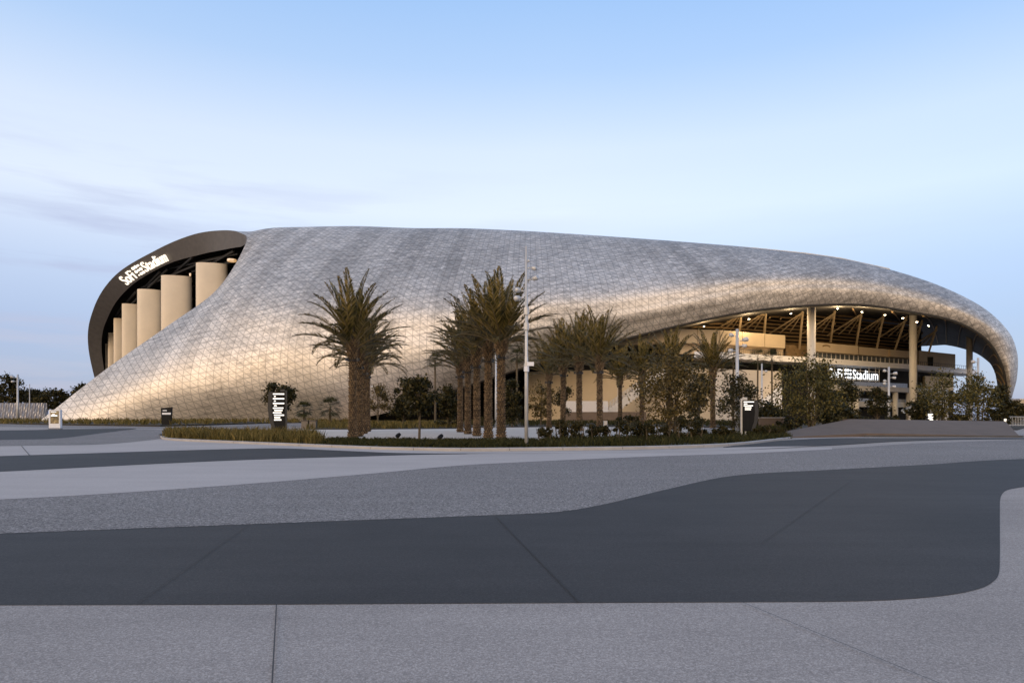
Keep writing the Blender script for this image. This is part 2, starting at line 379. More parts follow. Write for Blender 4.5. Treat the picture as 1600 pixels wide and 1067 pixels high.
# kerb along the front of the planted island, soil inside it
kf=[(250,684),(262,688),(330,691.5),(420,695.5),(500,699),(600,703),(720,705),(850,704),(1000,702),(1100,699),(1160,695.5),(1215,689),(1238,685.5)]
kc=smooth(kf,5); kb=MB(); pts=[G(x,y) for x,y in kc]
ins=[]
for i,p in enumerate(pts):
    d=(pts[min(i+1,len(pts)-1)]-pts[max(i-1,0)]).normalized(); ins.append(p+Vector((-d.y,d.x,0))*.32)
n=len(pts)
vv=[]
for p,q in zip(pts,ins): vv+=[(p.x,p.y,0),(p.x,p.y,.13),(p.x+(q.x-p.x)*.1,p.y+(q.y-p.y)*.1,.15),(q.x,q.y,.15),(q.x,q.y,0)]
kb.add(vv,[(5*i+a,5*(i+1)+a,5*(i+1)+a+1,5*i+a+1) for i in range(n-1) for a in range(4)])
tag(kb.build('kerb',M['kerb']),kind='structure')
for q in range(3,n-1,3):
    p,e=pts[q],ins[q]; dd=(pts[q+1]-p).normalized()*.012; jb=MB()
    jb.add([(v.x,v.y,.153) for v in (p+(e-p)*.08-dd,e-dd,e+dd,p+(e-p)*.08+dd)],[(0,1,2,3)]); f_=p-(e-p)*.01
    jb.add([(f_.x-dd.x,f_.y-dd.y,.03),(f_.x+dd.x,f_.y+dd.y,.03),(f_.x+dd.x,f_.y+dd.y,.13),(f_.x-dd.x,f_.y-dd.y,.13)],[(0,1,2,3)])
    tag(jb.build('kerb_joint',M['joint']),kind='structure')
backc=[(250,682),(262,679),(400,681.5),(480,684),(520,689),(700,690.5),(850,689.5),(900,686),(1060,680),(1160,679),(1238,683.5)]
bk=[G(x,y) for x,y in smooth(backc,5)]
poly=[(p.x,p.y) for p in ins]+[(p.x,p.y) for p in reversed(bk)]
sb=MB(); sb.v=[(x,y,.10) for x,y in poly]; sb.f=[tuple(range(len(poly)))]
tag(sb.build('planting_soil',M['soil']),kind='structure')
def bed(front, back, z=.12, name='planting_soil'):
    a=[G(x,y) for x,y in front]; b=[G(x,y) for x,y in back]
    s=MB(); s.prism([(p.x,p.y) for p in a]+[(p.x,p.y) for p in reversed(b)],-.05,z)
    tag(s.build(name,M['soil']),kind='structure')
bed([(478,671.5),(560,671.5),(720,670)],[(490,664),(560,662),(720,662)])
bed([(-200,660.6),(0,662.3),(120,665),(250,666.6),(330,664.5),(430,661.5),(560,659)],[(-200,657.5),(0,657.5),(250,657),(560,656.3)],.25)
bed([(720,668.5),(900,667),(1130,668),(1215,676)],[(720,657),(900,657),(1130,657),(1300,657)],.14)
bed([(1215,679),(1340,672),(1590,672)],[(1215,657),(1400,657),(1640,657)],.1)

# ------------------------------------------------------------------ grass
def blades(name, regions, n, h, w, mat, seed, kind='stuff', lean=.5, z0=.1, label=None):
    """regions: picture quads (front-left, front-right, back-right, back-left) on the ground"""
    rg=np.random.default_rng(seed); V=[]
    areas=[]
    for q in regions:
        p=[G(*a) for a in q]; areas.append(((p[1]-p[0]).cross(p[3]-p[0])).length+((p[2]-p[1]).cross(p[2]-p[3])).length)
    tot=sum(areas)
    for q,ar in zip(regions,areas):
        p=np.array([G(*a)[:] for a in q]); m=int(n*ar/tot)
        nt_=max(8,m//9)
        u=rg.random(nt_); v=rg.random(nt_)
        base=((1-u)*(1-v))[:,None]*p[0]+(u*(1-v))[:,None]*p[1]+(u*v)[:,None]*p[2]+((1-u)*v)[:,None]*p[3]
        tuft=rg.integers(0,nt_,m); th=.65+.7*rg.random(nt_)
        b=base[tuft]+np.c_[rg.normal(0,.12,(m,2)),np.zeros(m)]
        b[:,2]=z0-.05
        hh=h*th[tuft]*(.6+.6*rg.random(m)); an=rg.random(m)*2*np.pi; le=lean*(.2+rg.random(m))*hh
        dx=np.c_[np.cos(an),np.sin(an),np.zeros(m)]
        sd=np.c_[-np.sin(an+rg.normal(0,.8,m)),np.cos(an+rg.normal(0,.8,m)),np.zeros(m)]*(w/2)
        mid=b+dx*le[:,None]*.3; mid[:,2]+=hh*.6
        tip=b+dx*le[:,None]; tip[:,2]+=hh
        V.append(np.stack([b-sd,b+sd,mid+sd*.7,tip,mid-sd*.7],1))
    o=quads_mesh(name,np.concatenate(V),mat,k=5)
    return tag(o,label,None,kind='stuff')
blades('ornamental_grass',[[(258,687),(400,693.5),(400,683),(262,680)],[(400,693.5),(510,697),(490,686),(400,683)]],15000,.62,.03,M['grass_gold'],1)
blades('ground_cover',[[(500,698.5),(680,703),(680,691),(510,689.5)],[(680,703),(850,702),(850,690),(680,691)]],15000,.24,.04,M['grass_green'],2,lean=.9)
blades('verge_grass',[[(850,702),(1040,700),(1040,686),(850,690)],[(1040,700),(1160,694),(1160,682),(1040,684)],[(1160,694),(1236,685.8),(1230,684),(1160,682)]],11000,.38,.04,M['grass_green'],3,lean=.6)
blades('far_grass',[[(-150,661),(120,665),(120,658.5),(-150,658)],[(120,665),(250,666.5),(250,658),(120,658.5)],[(250,666.5),(330,664.5),(330,658),(250,658)],[(330,664.5),(560,660),(560,657),(330,658)]],17000,.85,.09,M['grass_gold'],4,z0=.25)
blades('court_grass',[[(480,671),(600,671),(600,663),(495,664)],[(600,671),(722,669.5),(722,662),(600,663)]],11000,.7,.06,M['grass_gold'],5)
blades('shade_planting',[[(720,668),(900,666.5),(900,658),(720,658)],[(900,666.5),(1130,667),(1130,658),(900,658)],[(1130,667),(1215,675),(1290,660),(1130,658)]],14000,.7,.10,M['grass_green'],6)
blades('bank_grass',[[(1160,683),(1213,682),(1250,668),(1160,668)]],3000,.6,.05,M['grass_green'],7)

# ------------------------------------------------------------------ STADIUM
stadium=thing('stadium','huge stadium under a swooping silver canopy of triangular metal panels','stadium',(0,250,0))
SO=Vector((0,250,0))
def pl(o):  # keep world coordinates under the stadium's Empty
    o.parent=stadium; o.matrix_parent_inverse=Matrix.Translation(-SO); return o
front=[
 [(60,659,172),(165,577,180),(262,509,188),(340,451,196),(384,380,206)],
 [(160,660,173),(235,590,174),(310,515,179),(370,440,189),(420,362.5,210)],
 [(280,660,176),(325,600,173),(375,530,175),(425,450,183),(480,360,211)],
 [(400,659,178),(425,600,173),(455,530,173),(500,450,181),(560,358.5,212)],
 [(520,657,180),(530,600,173),(545,530,172.8),(580,450,180),(640,359,212)],
 [(620,641,182),(625,590,174),(640,530,172.8),(670,450,179.5),(720,359.5,212)],
 [(720,606,183),(730,570,176),(745,520,174),(770,450,179.5),(800,363,211)],
 [(820,574,182.5),(835,545,178.5),(850,505,175.5),(870,445,179.5),(890,368,209)],
 [(940,540,182),(950,518,180),(960,490,178),(970,440,181.5),(985,374,206)],
 [(1060,509,181),(1065,492,179.5),(1070,470,178.5),(1078,430,182),(1090,381,202)],
 [(1190,484,179),(1190,470,178),(1190,450,177.5),(1190,425,180),(1200,390,196)],
 [(1330,476,176),(1330,463,175),(1328,448,174.8),(1326,428,177),(1325,406,188)],
 [(1425,488,174),(1428,476,173),(1432,463,172.8),(1436,450,174.5),(1440,436,182)],
 [(1491,502,172),(1500,494,171),(1509,486,170.8),(1518,479,172.8),(1526,474,179)],
 [(1538,528,171.5),(1547,523,170.5),(1557,518,170.2),(1566,515,171.8),(1573,514,176)],
 [(1562,562,173),(1570,558,172),(1578,554,172),(1585,552,173),(1589.5,551,176)],
 [(1573,598,175),(1577,595,173),(1582,592,173),(1586,590,174),(1589.5,588,177)],
 [(1574,622,177),(1576,620,176),(1579,618,176),(1581,617,177),(1583,615,179)],
 [(1573.5,638,179),(1574.5,637,178),(1576,636,178),(1577,635,179),(1578,634,181)],
 [(1571,660,181),(1572,660,180),(1573,660,180),(1574,660,181),(1575,660,183)]]
back={0:[(374,363.5,212),(345,360,222),(300,367,234),(245,390,250),(180,430,268),(146,482,283),(138,545,294),(165,656,305)],
 1:[(400,361.5,217),(375,364,228),(335,369,242),(285,387,258),(215,430,282),(180,485,300),(170,545,312),(190,655,325)],
 2:[(470,361,222),(440,365,240),(400,370,258),(350,383,280),(290,420,305),(250,475,325),(235,535,340),(240,654,350)],
 3:[(560,361,230),(540,367,255),(510,374,280),(470,388,305),(430,424,330),(400,474,350),(390,535,360),(390,654,370)]}
ends={4:(-30,380,0),5:(0,385,8),6:(30,385,25),7:(60,385,30),8:(90,380,33),9:(120,375,34),10:(150,365,35),11:(180,350,35.5)}
ends.update({12:P(1457,540,330),13:P(1484,540,312),14:P(1521,550,285),15:P(1543,564,245),16:P(1552,576,215),17:P(1557,592,200),18:P(1560,620,192),19:P(1562,660,190)})
ctrl=np.zeros((20,13,3))
for i,c in enumerate(front):
    for j,p in enumerate(c): ctrl[i,j]=P(*p)
    S=P(*c[4])
    if i in back:
        for j,p in enumerate(back[i]): ctrl[i,5+j]=P(*p)
    else:
        E=Vector(ends[i]); sl=(S.z-CAMH)/S.y
        if i<13:
            q1=S+Vector((-3,30,30*sl*.75)); q2=E+Vector((-(E.x-S.x)*.2,-(E.y-S.y)*.35,14))
        else:
            b=max(0,19-i)/6
            q1=S.lerp(E,.33)+Vector((2,0,3))*b; q2=S.lerp(E,.7)+Vector((2,0,3))*b
        for k in range(8):
            t=(k+1)/8
            ctrl[i,5+k]=S*(1-t)**3+q1*3*t*(1-t)**2+q2*3*t*t*(1-t)+E*t**3
KU,KV=12,9
def dense(c):
    nu=(c.shape[0]-1)*KU+1; nv=(c.shape[1]-1)*KV+1
    a=np.stack([cr(c[:,j],np.linspace(0,c.shape[0]-1,nu)) for j in range(c.shape[1])],1)
    return np.stack([cr(a[i],np.linspace(0,c.shape[1]-1,nv)) for i in range(nu)],0)
D=dense(ctrl); NU,NV=D.shape[:2]
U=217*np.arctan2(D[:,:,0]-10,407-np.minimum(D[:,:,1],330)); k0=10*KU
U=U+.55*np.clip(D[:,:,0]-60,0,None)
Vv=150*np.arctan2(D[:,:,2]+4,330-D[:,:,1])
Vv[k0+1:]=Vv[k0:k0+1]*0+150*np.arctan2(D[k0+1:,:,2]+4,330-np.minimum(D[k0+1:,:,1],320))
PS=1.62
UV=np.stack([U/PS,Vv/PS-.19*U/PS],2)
def grid_mesh(name, D, uv=None, flip=False):
    nu,nv=D.shape[:2]; idx=np.arange(nu*nv).reshape(nu,nv)
    q=np.stack([idx[:-1,:-1],idx[1:,:-1],idx[1:,1:],idx[:-1,1:]],-1).reshape(-1,4)
    if flip: q=q[:,::-1]
    me=bpy.data.meshes.new(name); me.from_pydata(D.reshape(-1,3).tolist(),[],q.tolist())
    me.polygons.foreach_set('use_smooth',[True]*len(me.polygons))
    if uv is not None:
        lay=me.uv_layers.new(name='UVMap'); fl=uv.reshape(-1,2)[q.ravel()]
        lay.data.foreach_set('uv',fl.astype(np.float32).ravel())
    me.update(); return me
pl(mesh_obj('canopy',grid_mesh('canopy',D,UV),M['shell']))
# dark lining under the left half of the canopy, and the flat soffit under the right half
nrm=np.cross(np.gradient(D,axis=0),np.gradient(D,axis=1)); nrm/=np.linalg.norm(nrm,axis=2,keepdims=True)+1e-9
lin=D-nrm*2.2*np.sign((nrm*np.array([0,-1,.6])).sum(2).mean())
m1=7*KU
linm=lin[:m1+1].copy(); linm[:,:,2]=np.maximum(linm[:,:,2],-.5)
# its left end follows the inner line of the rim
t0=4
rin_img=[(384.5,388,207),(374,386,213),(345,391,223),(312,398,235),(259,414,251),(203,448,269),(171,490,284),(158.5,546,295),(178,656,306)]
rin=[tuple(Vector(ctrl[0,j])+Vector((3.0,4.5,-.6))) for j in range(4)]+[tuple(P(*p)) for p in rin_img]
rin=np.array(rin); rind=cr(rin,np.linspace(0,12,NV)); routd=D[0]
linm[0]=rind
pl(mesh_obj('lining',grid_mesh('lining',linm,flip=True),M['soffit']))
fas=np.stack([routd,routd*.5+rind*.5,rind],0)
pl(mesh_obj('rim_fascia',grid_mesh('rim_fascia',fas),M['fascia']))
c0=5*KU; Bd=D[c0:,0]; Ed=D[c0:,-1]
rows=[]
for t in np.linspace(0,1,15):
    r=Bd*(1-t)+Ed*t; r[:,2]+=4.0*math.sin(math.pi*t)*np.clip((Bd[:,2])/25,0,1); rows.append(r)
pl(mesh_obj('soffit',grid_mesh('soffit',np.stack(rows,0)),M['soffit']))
for q in range(6*KU,NU-c0-14,7):
    a=np.stack(rows,0)[:,q]-np.array([0,0,.35]); m_=MB(); m_.path([tuple(v) for v in a[1:-1]],[.22]*(len(a)-2),5); pl(m_.build('soffit_rib',M['rafter']))
# thin trim running along the lower lip of the canopy
tb=MB(); tb.path([tuple(v) for v in D[c0+4:-8:2,0]],[.35]*len(D[c0+4:-8:2,0]),6); pl(tb.build('lip_trim',M['soffit'],smooth=True))
# roof-top gutters seen as a thin line on the ridge
rb=MB()
ridge=[P(1112,383.5,202.5),P(1180,388,198),P(1260,396,193),P(1315,404,189),P(1390,420.5,184.5)]
rb.path([tuple(v) for v in ridge],[.22]*5,5)
for a in ridge: rb.tube(a-Vector((0,0,.7)),a,.12)
pl(rb.build('roof_rail',M['grey_slab']))

# piers in the left opening
def pier(px, w_px, ytop, d, ang):
    w=w_px/F*d; t=w*.55; zt=Z(ytop,d); m=MB(); pts=[]
    for k in range(24):
        a=2*math.pi*k/24; cx=math.copysign(abs(math.cos(a))**.72,math.cos(a))*w/2; cy=math.copysign(abs(math.sin(a))**.85,math.sin(a))*t/2
        pts.append((X(px,d)+cx*math.cos(ang)-cy*math.sin(ang), d+cx*math.sin(ang)+cy*math.cos(ang)))
    m.prism(pts,0,zt)
    o=m.build('pier',M['pier']); 
    for f in o.data.polygons: f.use_smooth=len(f.vertices)==4
    pl(o)
for a in [(331,46,413,228,.25),(276,44,432.5,246,.3),(234.5,36,453.5,262,.35),(204.5,25,475.5,276,.4),(186,15,497.5,288,.5),(174,9.5,520,297,.6),(167.5,6,537,303,.6)]: pier(*a)
wb=MB()
wp=[(430,222),(395,236),(345,258),(300,276),(255,294),(215,312),(190,325),(172,332)]
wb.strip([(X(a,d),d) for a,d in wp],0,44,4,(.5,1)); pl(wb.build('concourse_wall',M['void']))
# trusses and ducts in the shade above the piers
tr=MB(); rr=random.Random(5)
for (a,b) in [((372,396,222),(262,420,262)),((378,405,224),(300,424,252)),((330,404,238),(215,452,275)),((262,420,256),(180,500,292)),((365,392,220),(330,412,240)),((300,402,240),(270,428,262)),((250,424,258),(225,450,272)),((212,456,272),(196,474,284)),((190,478,284),(180,496,292))]:
    tr=MB(); tr.tube(P(*a),P(*b),.45,n=6); pl(tr.build('truss',M['dark_steel']))
for k in range(16):
    t=k/15; p=cr(rin[4:],np.array([.8+7*t]))[0]+np.array([6,5,-1.2]); tr=MB(); tr.tube(p,p+np.array([16,12,-1.5]),.28,n=5); pl(tr.build('ceiling_beam',M['dark_steel']))
lb=MB(); lb.path([P(362,407,221)+Vector((math.cos(a)*1.1,math.sin(a)*1.1,0)) for a in [k*math.pi/4 for k in range(9)]],[.45]*9,6); pl(lb.build('ceiling_lamp',M['dim_lamp']))
lb=MB(); lb.tube(P(297,428,243),P(297,431.5,243),.3); lb.tube(P(295.8,428,243),P(298.2,428,243),.25); pl(lb.build('ceiling_lamp',M['dim_lamp']))

# building under the right opening ------------------------------------------------
PLAN=[(820,204),(930,196),(1000,190),(1060,186),(1130,189),(1228,201),(1268,205),(1340,217),(1425,233),(1493,251),(1530,263)]
def dep(px): return float(np.interp(px,[p[0] for p in PLAN],[p[1] for p in PLAN]))
def line(a,b,off=0,step=20):
    n=max(2,int(abs(b-a)/step)+1); o=[]
    for k in range(n):
        px=a+(b-a)*k/(n-1); d=dep(px)+off; o.append((X(px,d),d))
    return o
def wall(name,a,b,z0,z1,thick,mat,off=0,step=20):
    m=MB(); m.strip(line(a,b,off,step),z0,z1,thick,(.25,1)); return pl(m.build(name,mat))
wall('lower_wall',820,1110,-.5,14.8,8,M['beige']); wall('lower_wall',1110.5,1222,-.5,14.7,8,M['warm_white'])
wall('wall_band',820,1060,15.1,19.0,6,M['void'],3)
wall('upper_wall',960,1227,21.6,25.4,14,M['beige'],.4)
wall('terrace_wall',1060,1224,18.9,21.58,10,M['beige'],4)
wall('deck_slab',1085,1526,17.45,19.1,14,M['white_slab'],-2)
wall('balcony_wall',1275,1341,21.3,24.0,6,M['beige'],1); wall('balcony_wall',1342,1390,21.4,23.9,6,M['beige'],2.2); wall('balcony_wall',1391,1430,21.5,23.8,6,M['beige'],1.2)
wall('window_band',1276,1432,19.1,21.3,4,M['glass'],5)
wall('core_wall',1436,1493,19.1,24.6,12,M['beige'],3)
wall('suite_wall',1228,1275,19.1,23.6,8,M['rafter'],9)
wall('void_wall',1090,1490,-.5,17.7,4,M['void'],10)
wall('floor_slab',1290,1482,9.6,11.1,9,M['grey_slab'],-2.4)
wall('floor_slab',1300,1482,4.6,6.3,7,M['grey_slab'],1.2)
wall('side_wall',1440,1482,-.5,9.5,6,M['warm_white'],2.5); wall('side_wall',1446,1490,11.2,16,6,M['beige'],6)
wall('glass_rail',1318,1418,11.1,12.5,.12,M['rail_glass'],-2.2); wall('glass_rail',1340,1420,6.3,7.3,.12,M['rail_glass'],1.4)
for px in range(1278,1432,7):
    d=dep(px)+4.7; pl_m=MB(); pl_m.box((X(px,d),d,20.2),(.22,.2,2.2)); pl(pl_m.build('mullion',M['column']))
for a,b in ((1092,1232),(1432,1526)):
    pm=MB()
    for px in np.arange(a,b,3.2):
        d=dep(px)-1.4; pm.tube((X(px,d),d,19.1),(X(px,d),d,20.3),.05,n=5)
    ln=line(a,b,-1.4); pm.path([(x,y,20.3) for x,y in ln],[.06]*len(ln),5)
    pl(pm.build('deck_railing',M['dark_steel']))
for px in (1090,1125,1160,1195):
    d=dep(px)+.36; jb=MB(); jb.box((X(px,d),d,23.5),(.10,.05,3.7)); pl(jb.build('wall_joint',M['rafter']))
for px in (860,905,965,1040,1080,1140,1180):
    d=dep(px)-.04; jb=MB(); jb.box((X(px,d),d,7.2),(.10,.05,14.6)); pl(jb.build('wall_joint',M['grey_slab']))
db=MB(); d=dep(1208)+3.6; db.box((X(1208,d),d,20.2),(1.6,.9,2.4)); pl(db.build('doorway',M['void'])); db=MB(); d=dep(1452)+2.7; db.box((X(1452,d),d,21),(2.3,.9,3.2)); pl(db.build('doorway',M['void']))
for px,d,r_,z1 in [(1268,186,1.08,34),(1427,211,1.08,33),(1515,255,1.05,33)]:
    m=MB(); m.tube((X(px,d),d,-.5),(X(px,d),d,z1),r_,n=28); o=m.build('column',M['column'],smooth=False)
    for f in o.data.polygons: f.use_smooth=len(f.vertices)==4
    pl(o)
for px in (1338,1399,1420):
    d=dep(px)-.5; m=MB(); m.tube((X(px,d),d,-.5),(X(px,d),d,9.6),.85,n=20); o=m.build('column',M['column'])
    for f in o.data.polygons: f.use_smooth=len(f.vertices)==4
    pl(o)
# raking struts that carry the canopy
def spread(a,b): return P(*a),P(*b)
nodes=[(1160,489,196),(1198,486,196),(1255,488,199),(1305,489,203),(1347,490,208),(1382,494,213),(1417,500,218),(1441,507,224),(1464,516,231)]
foot=[(1155,520,203),(1194,523,206),(1249,545,212),(1298,534,216),(1338,540,221),(1370,545,226),(1398,548,231),(1428,550,236),(1451,552,240)]
for k,(nd,ft) in enumerate(zip(nodes,foot)):
    m=MB(); m.tube(P(*ft),P(nd[0],nd[1]-6,nd[2]),.36,.34,n=6); pl(m.build('strut',M['strut']))
    nx=nd
    for dx,dy,r_ in ((-54,34,.24),(-36,32,.22),(-20,30,.20)):
        m=MB(); s_=1.0 if k<5 else .8
        m.tube(P(nx[0]+dx*s_,nx[1]+dy*s_,nx[2]+16),P(*nx),r_,n=6); pl(m.build('brace',M['strut']))
# roof rafters and purlins behind the struts
for k in range(11):
    z=24+k*1.05; ln=line(1040,1432,20-k*.9); m=MB(); m.path([(x,y,z) for x,y in ln],[.30]*len(ln),4); pl(m.build('purlin',M['rafter']))
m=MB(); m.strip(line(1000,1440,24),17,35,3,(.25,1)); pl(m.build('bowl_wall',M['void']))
for px in range(1050,1470,17):
    d=dep(px); m=MB(); m.tube((X(px,d+2),d+2,30.4),(X(px,d+22),d+22,33.5),.3,n=4); pl(m.build('rafter',M['rafter']))
for (px,py,d,e) in [(1100,509,191,1500),(1170,497,191,1500),(1236,489,190,1400),(1309,481,187,1400),(1347,486,187,1200),(1383,491,187,1200),(1411,496,187,1000),(1433,502,187,800),(1451,508,187,700)]:  # first three lamps and fittings are added for warm light; the rest are real
    c_=P(px,py,d); m=MB(); m.tube(c_,c_+Vector((0,0,-.3)),.24,.28,n=10); pl(m.build('soffit_lamp_some_added',M['lit']))
    l=bpy.data.lights.new('warm_lamp_some_added','POINT'); l.energy=e*1.9; l.color=(1.0,.70,.38); l.shadow_soft_size=.6
    o=bpy.data.objects.new('warm_lamp_some_added',l); col.objects.link(o); o.location=c_+Vector((0,0,-1.2))
# seating bowl reduced to an unseen dark mass, added to block light
m=MB(); ring=[(20+96*math.cos(a),300+62*math.sin(a)) for a in [2*math.pi*k/40 for k in range(40)]]; m.prism(ring,-.5,30); pl(m.build('bowl_light_block',M['void']))

# stair with white side walls
m=MB(); q0,q1=P(1042,572,182),P(944,643,178); 
for k in range(22):
    t=k/22; a=q0.lerp(q1,t); m.box((a.x,a.y+1.5,a.z-1.2),(abs(q1.x-q0.x)/22+.05,5,2.4))
pl(m.build('stair',M['warm_white']))
m=MB()
for k in range(23):
    t=k/22; a=q0.lerp(q1,t)-Vector((0,1,0)); m.tube(a,a+Vector((0,0,1.5)),.06,n=5)
for h in (.5,1.0,1.5): m.tube(q0+Vector((0,-1,h)),q1+Vector((0,-1,h)),.06,n=5)
pl(m.build('stair_railing',M['steel']))
m=MB(); a0,a1=P(1222,588,196),P(1196,640,194)
m.add([P(1172,640,194),P(1222,600,194),P(1222,640,194),P(1172,640,198),P(1222,600,198),P(1222,640,198)],[(0,1,2),(5,4,3),(0,3,4,1),(1,4,5,2),(2,5,3,0)]); pl(m.build('ramp_wall',M['white_slab']))
# louvred white fence panels and low grey wall at the building's foot
m=MB()
for px in np.arange(885,950,1.6):
    m.box((X(px,168),168,3.2),(.14,.2,4.2))
pl(m.build('screen_panel',M['white_paint']))
m=MB(); m.strip([(X(880,165),165),(X(1010,160),160)],0,2.6,1.0); pl(m.build('foot_wall',M['concrete_wall']))
# canopy-shaped shelter roof at the foot of the middle column
m=MB(); m.add([P(1408,642,150),P(1440,628,150),P(1442,632,150),P(1413,646,150),P(1408,640,160),P(1440,626,160),P(1442,630,160),P(1413,644,160)],[(0,1,2,3),(7,6,5,4),(0,4,5,1),(1,5,6,2),(2,6,7,3),(3,7,4,0)]); pl(m.build('shelter_roof',M['rail_glass']))
m=MB(); m.tube(P(1422,640,152),(X(1422,152),152,0),.2); m.tube(P(1437,632,152),(X(1437,152),152,0),.2); pl(m.build('shelter_post',M['column']))

# lettering ------------------------------------------------------------------
def text_verts(s):
    cu=bpy.data.curves.new('lettering','FONT'); cu.body=s; cu.size=1; cu.offset=.006; cu.resolution_u=4
    o=bpy.data.objects.new('lettering',cu); col.objects.link(o); bpy.context.view_layer.update()
    me=bpy.data.meshes.new_from_object(o.evaluated_get(bpy.context.evaluated_depsgraph_get()))
    v=[(a.co.x,a.co.y) for a in me.vertices]; f=[tuple(p.vertices) for p in me.polygons]
    bpy.data.objects.remove(o); bpy.data.meshes.remove(me); return v,f
def sign_layout():
    """returns flat verts/faces of the whole wordmark, x 0..1, y 0..1"""
    V_,F_=[],[]
    def put(v,f,x0,y0,sx,sy):
        n=len(V_); V_.extend([(x0+a*sx,y0+b*sy) for a,b in v]); F_.extend([tuple(i+n for i in g) for g in f])
    va,fa=text_verts('SoFi'); mn=min(a for a,b in va); mx=max(a for a,b in va)
    put(va,fa,-mn*.80,0,.80,1); x=(mx-mn)*.80+.22
    dots=[(0,2),(1,2),(2,2),(0,1),(1,1),(2,1),(1,0),(2,0),(0,0)]
    sz=[.2,.2,.15,.2,.15,.2,.2,.2,.1]
    for (a,b),s_ in zip(dots,sz):
        cx,cy=x+.1+a*.25,.08+b*.27; h=s_/2
        pts=[(cx+h*math.cos(k*math.pi/4+.39)*1.08,cy+h*math.sin(k*math.pi/4+.39)*1.08) for k in range(8)]
        put(pts,[tuple(range(8))],0,0,1,1)
    x+=.72+.1
    vb,fb=text_verts('Stadium'); mn=min(a for a,b in vb); mx=max(a for a,b in vb)
    put(vb,fb,x-mn*.80,0,.80,1); x+=(mx-mn)*.80
    top=max(b for a,b in V_)
    return [(a/x,max(b,0)/top) for a,b in V_],F_
SV,SF=sign_layout()
def solid(name, fn, mat):
    """front and back faces plus rims; fn(x,y,depth)"""
    from collections import Counter
    n=len(SV); vs=[fn(a,b,0) for a,b in SV]+[fn(a,b,1) for a,b in SV]
    fs=[f for f in SF]+[tuple(i+n for i in reversed(f)) for f in SF]
    cnt=Counter(); ed={}
    for f in SF:
        for i in range(len(f)):
            e=(f[i],f[(i+1)%len(f)]); cnt[frozenset(e)]+=1; ed[frozenset(e)]=e
    for k,c in cnt.items():
        if c==1:
            a,b=ed[k]; fs.append((b,a,a+n,b+n))
    me=bpy.data.meshes.new(name); me.from_pydata([tuple(v) for v in vs],[],fs); me.update()
    return pl(mesh_obj(name,me,mat))
fin=lambda t: (Vector(cr(ctrl[0],np.array([t]))[0]),Vector(cr(rin,np.array([t]))[0]))
def onfascia(a,b,dpt):
    t=8.98-1.13*a; o,i=fin(t); o2,i2=fin(t-.02)
    nr=(o2-o).cross(i-o).normalized()
    if nr.y>0: nr=-nr
    f=.13+.66*b
    return i.lerp(o,f)+nr*(.75-.35*dpt)
lt=solid('lettering',onfascia,M['lit_warm'])
d0,d1=dep(1296)-1.0,dep(1372)-1.0
def onfront(a,b,dpt):
    px=1296+76.5*a; d=d0+(d1-d0)*a; p=P(px,592,d); return Vector((p.x+.1*dpt,d+.4*dpt,13.3+3.1*b))
solid('lettering',onfront,M['lit_cool'])
m=MB()
for a in (0,.13,.3,.36,.5,.63,.8,.93,1.0):
    px=1294+80*a; d=dep(px)-.2; m.tube((X(px,d),d,12.4),(X(px,d),d,17.7),.09,n=4)
d=dep(1334); m.path([(X(1294,dep(1294)-.3),dep(1294)-.3,16.0),(X(1374,dep(1374)-.3),dep(1374)-.3,16.0)],[.1,.1],4)
m.path([(X(1294,dep(1294)-.3),dep(1294)-.3,13.0),(X(1374,dep(1374)-.3),dep(1374)-.3,13.0)],[.12,.12],4)
pl(m.build('sign_frame',M['column']))
# small dark lettering-like arc on balcony front
m=MB()
for k in range(9):
    px=1286+k*1.35; d=dep(px)+.85; m.box((X(px,d),d,23.0+.35*math.sin(math.pi*k/8)),(.17,.12,.45))
pl(m.build('balcony_emblem',M['rafter']))

# ------------------------------------------------------------------ PALMS
def make_frond(L, theta, phi, droop, rg, nl=44):
    """returns leaflets (n,4,3) and rib path"""
    pts=[]; p=np.zeros(3); th=theta; ds=L/12
    for k in range(13):
        pts.append(p.copy()); d=np.array([math.sin(th)*math.cos(phi),math.sin(th)*math.sin(phi),math.cos(th)]); p=p+d*ds; th+=droop/12*(.3+1.4*k/12)
    pts=np.array(pts); out=[]
    side0=np.array([-math.sin(phi),math.cos(phi),0])
    for k in range(nl):
        t=.16+.84*(k+.5)/nl; c=cr(pts,np.array([t*12]))[0]; tg=cr(pts,np.array([min(12,t*12+.2)]))[0]-cr(pts,np.array([t*12-.2]))[0]; tg/=np.linalg.norm(tg)
        upv=np.cross(tg,side0); 
        if upv[2]<0: upv=-upv
        ll=.64*(math.sin(math.pi*min(1,.18+.80*t))**.7)*(.85+.3*rg.random())
        for s in (-1,1):
            d=tg*(.78+.2*rg.random())+side0*s*(.62+.15*rg.random())+upv*(.28+.25*rg.random()-.15); d/=np.linalg.norm(d)
            wd=np.cross(d,upv+side0*s*.4*rg.normal()); wd/=np.linalg.norm(wd)+1e-9; w_=.040
            e=c+d*ll; e[2]-=.05*rg.random()
            mid=c+d*ll*.5
            out.append([c,mid+wd*w_,e,mid-wd*w_])
    return out,pts
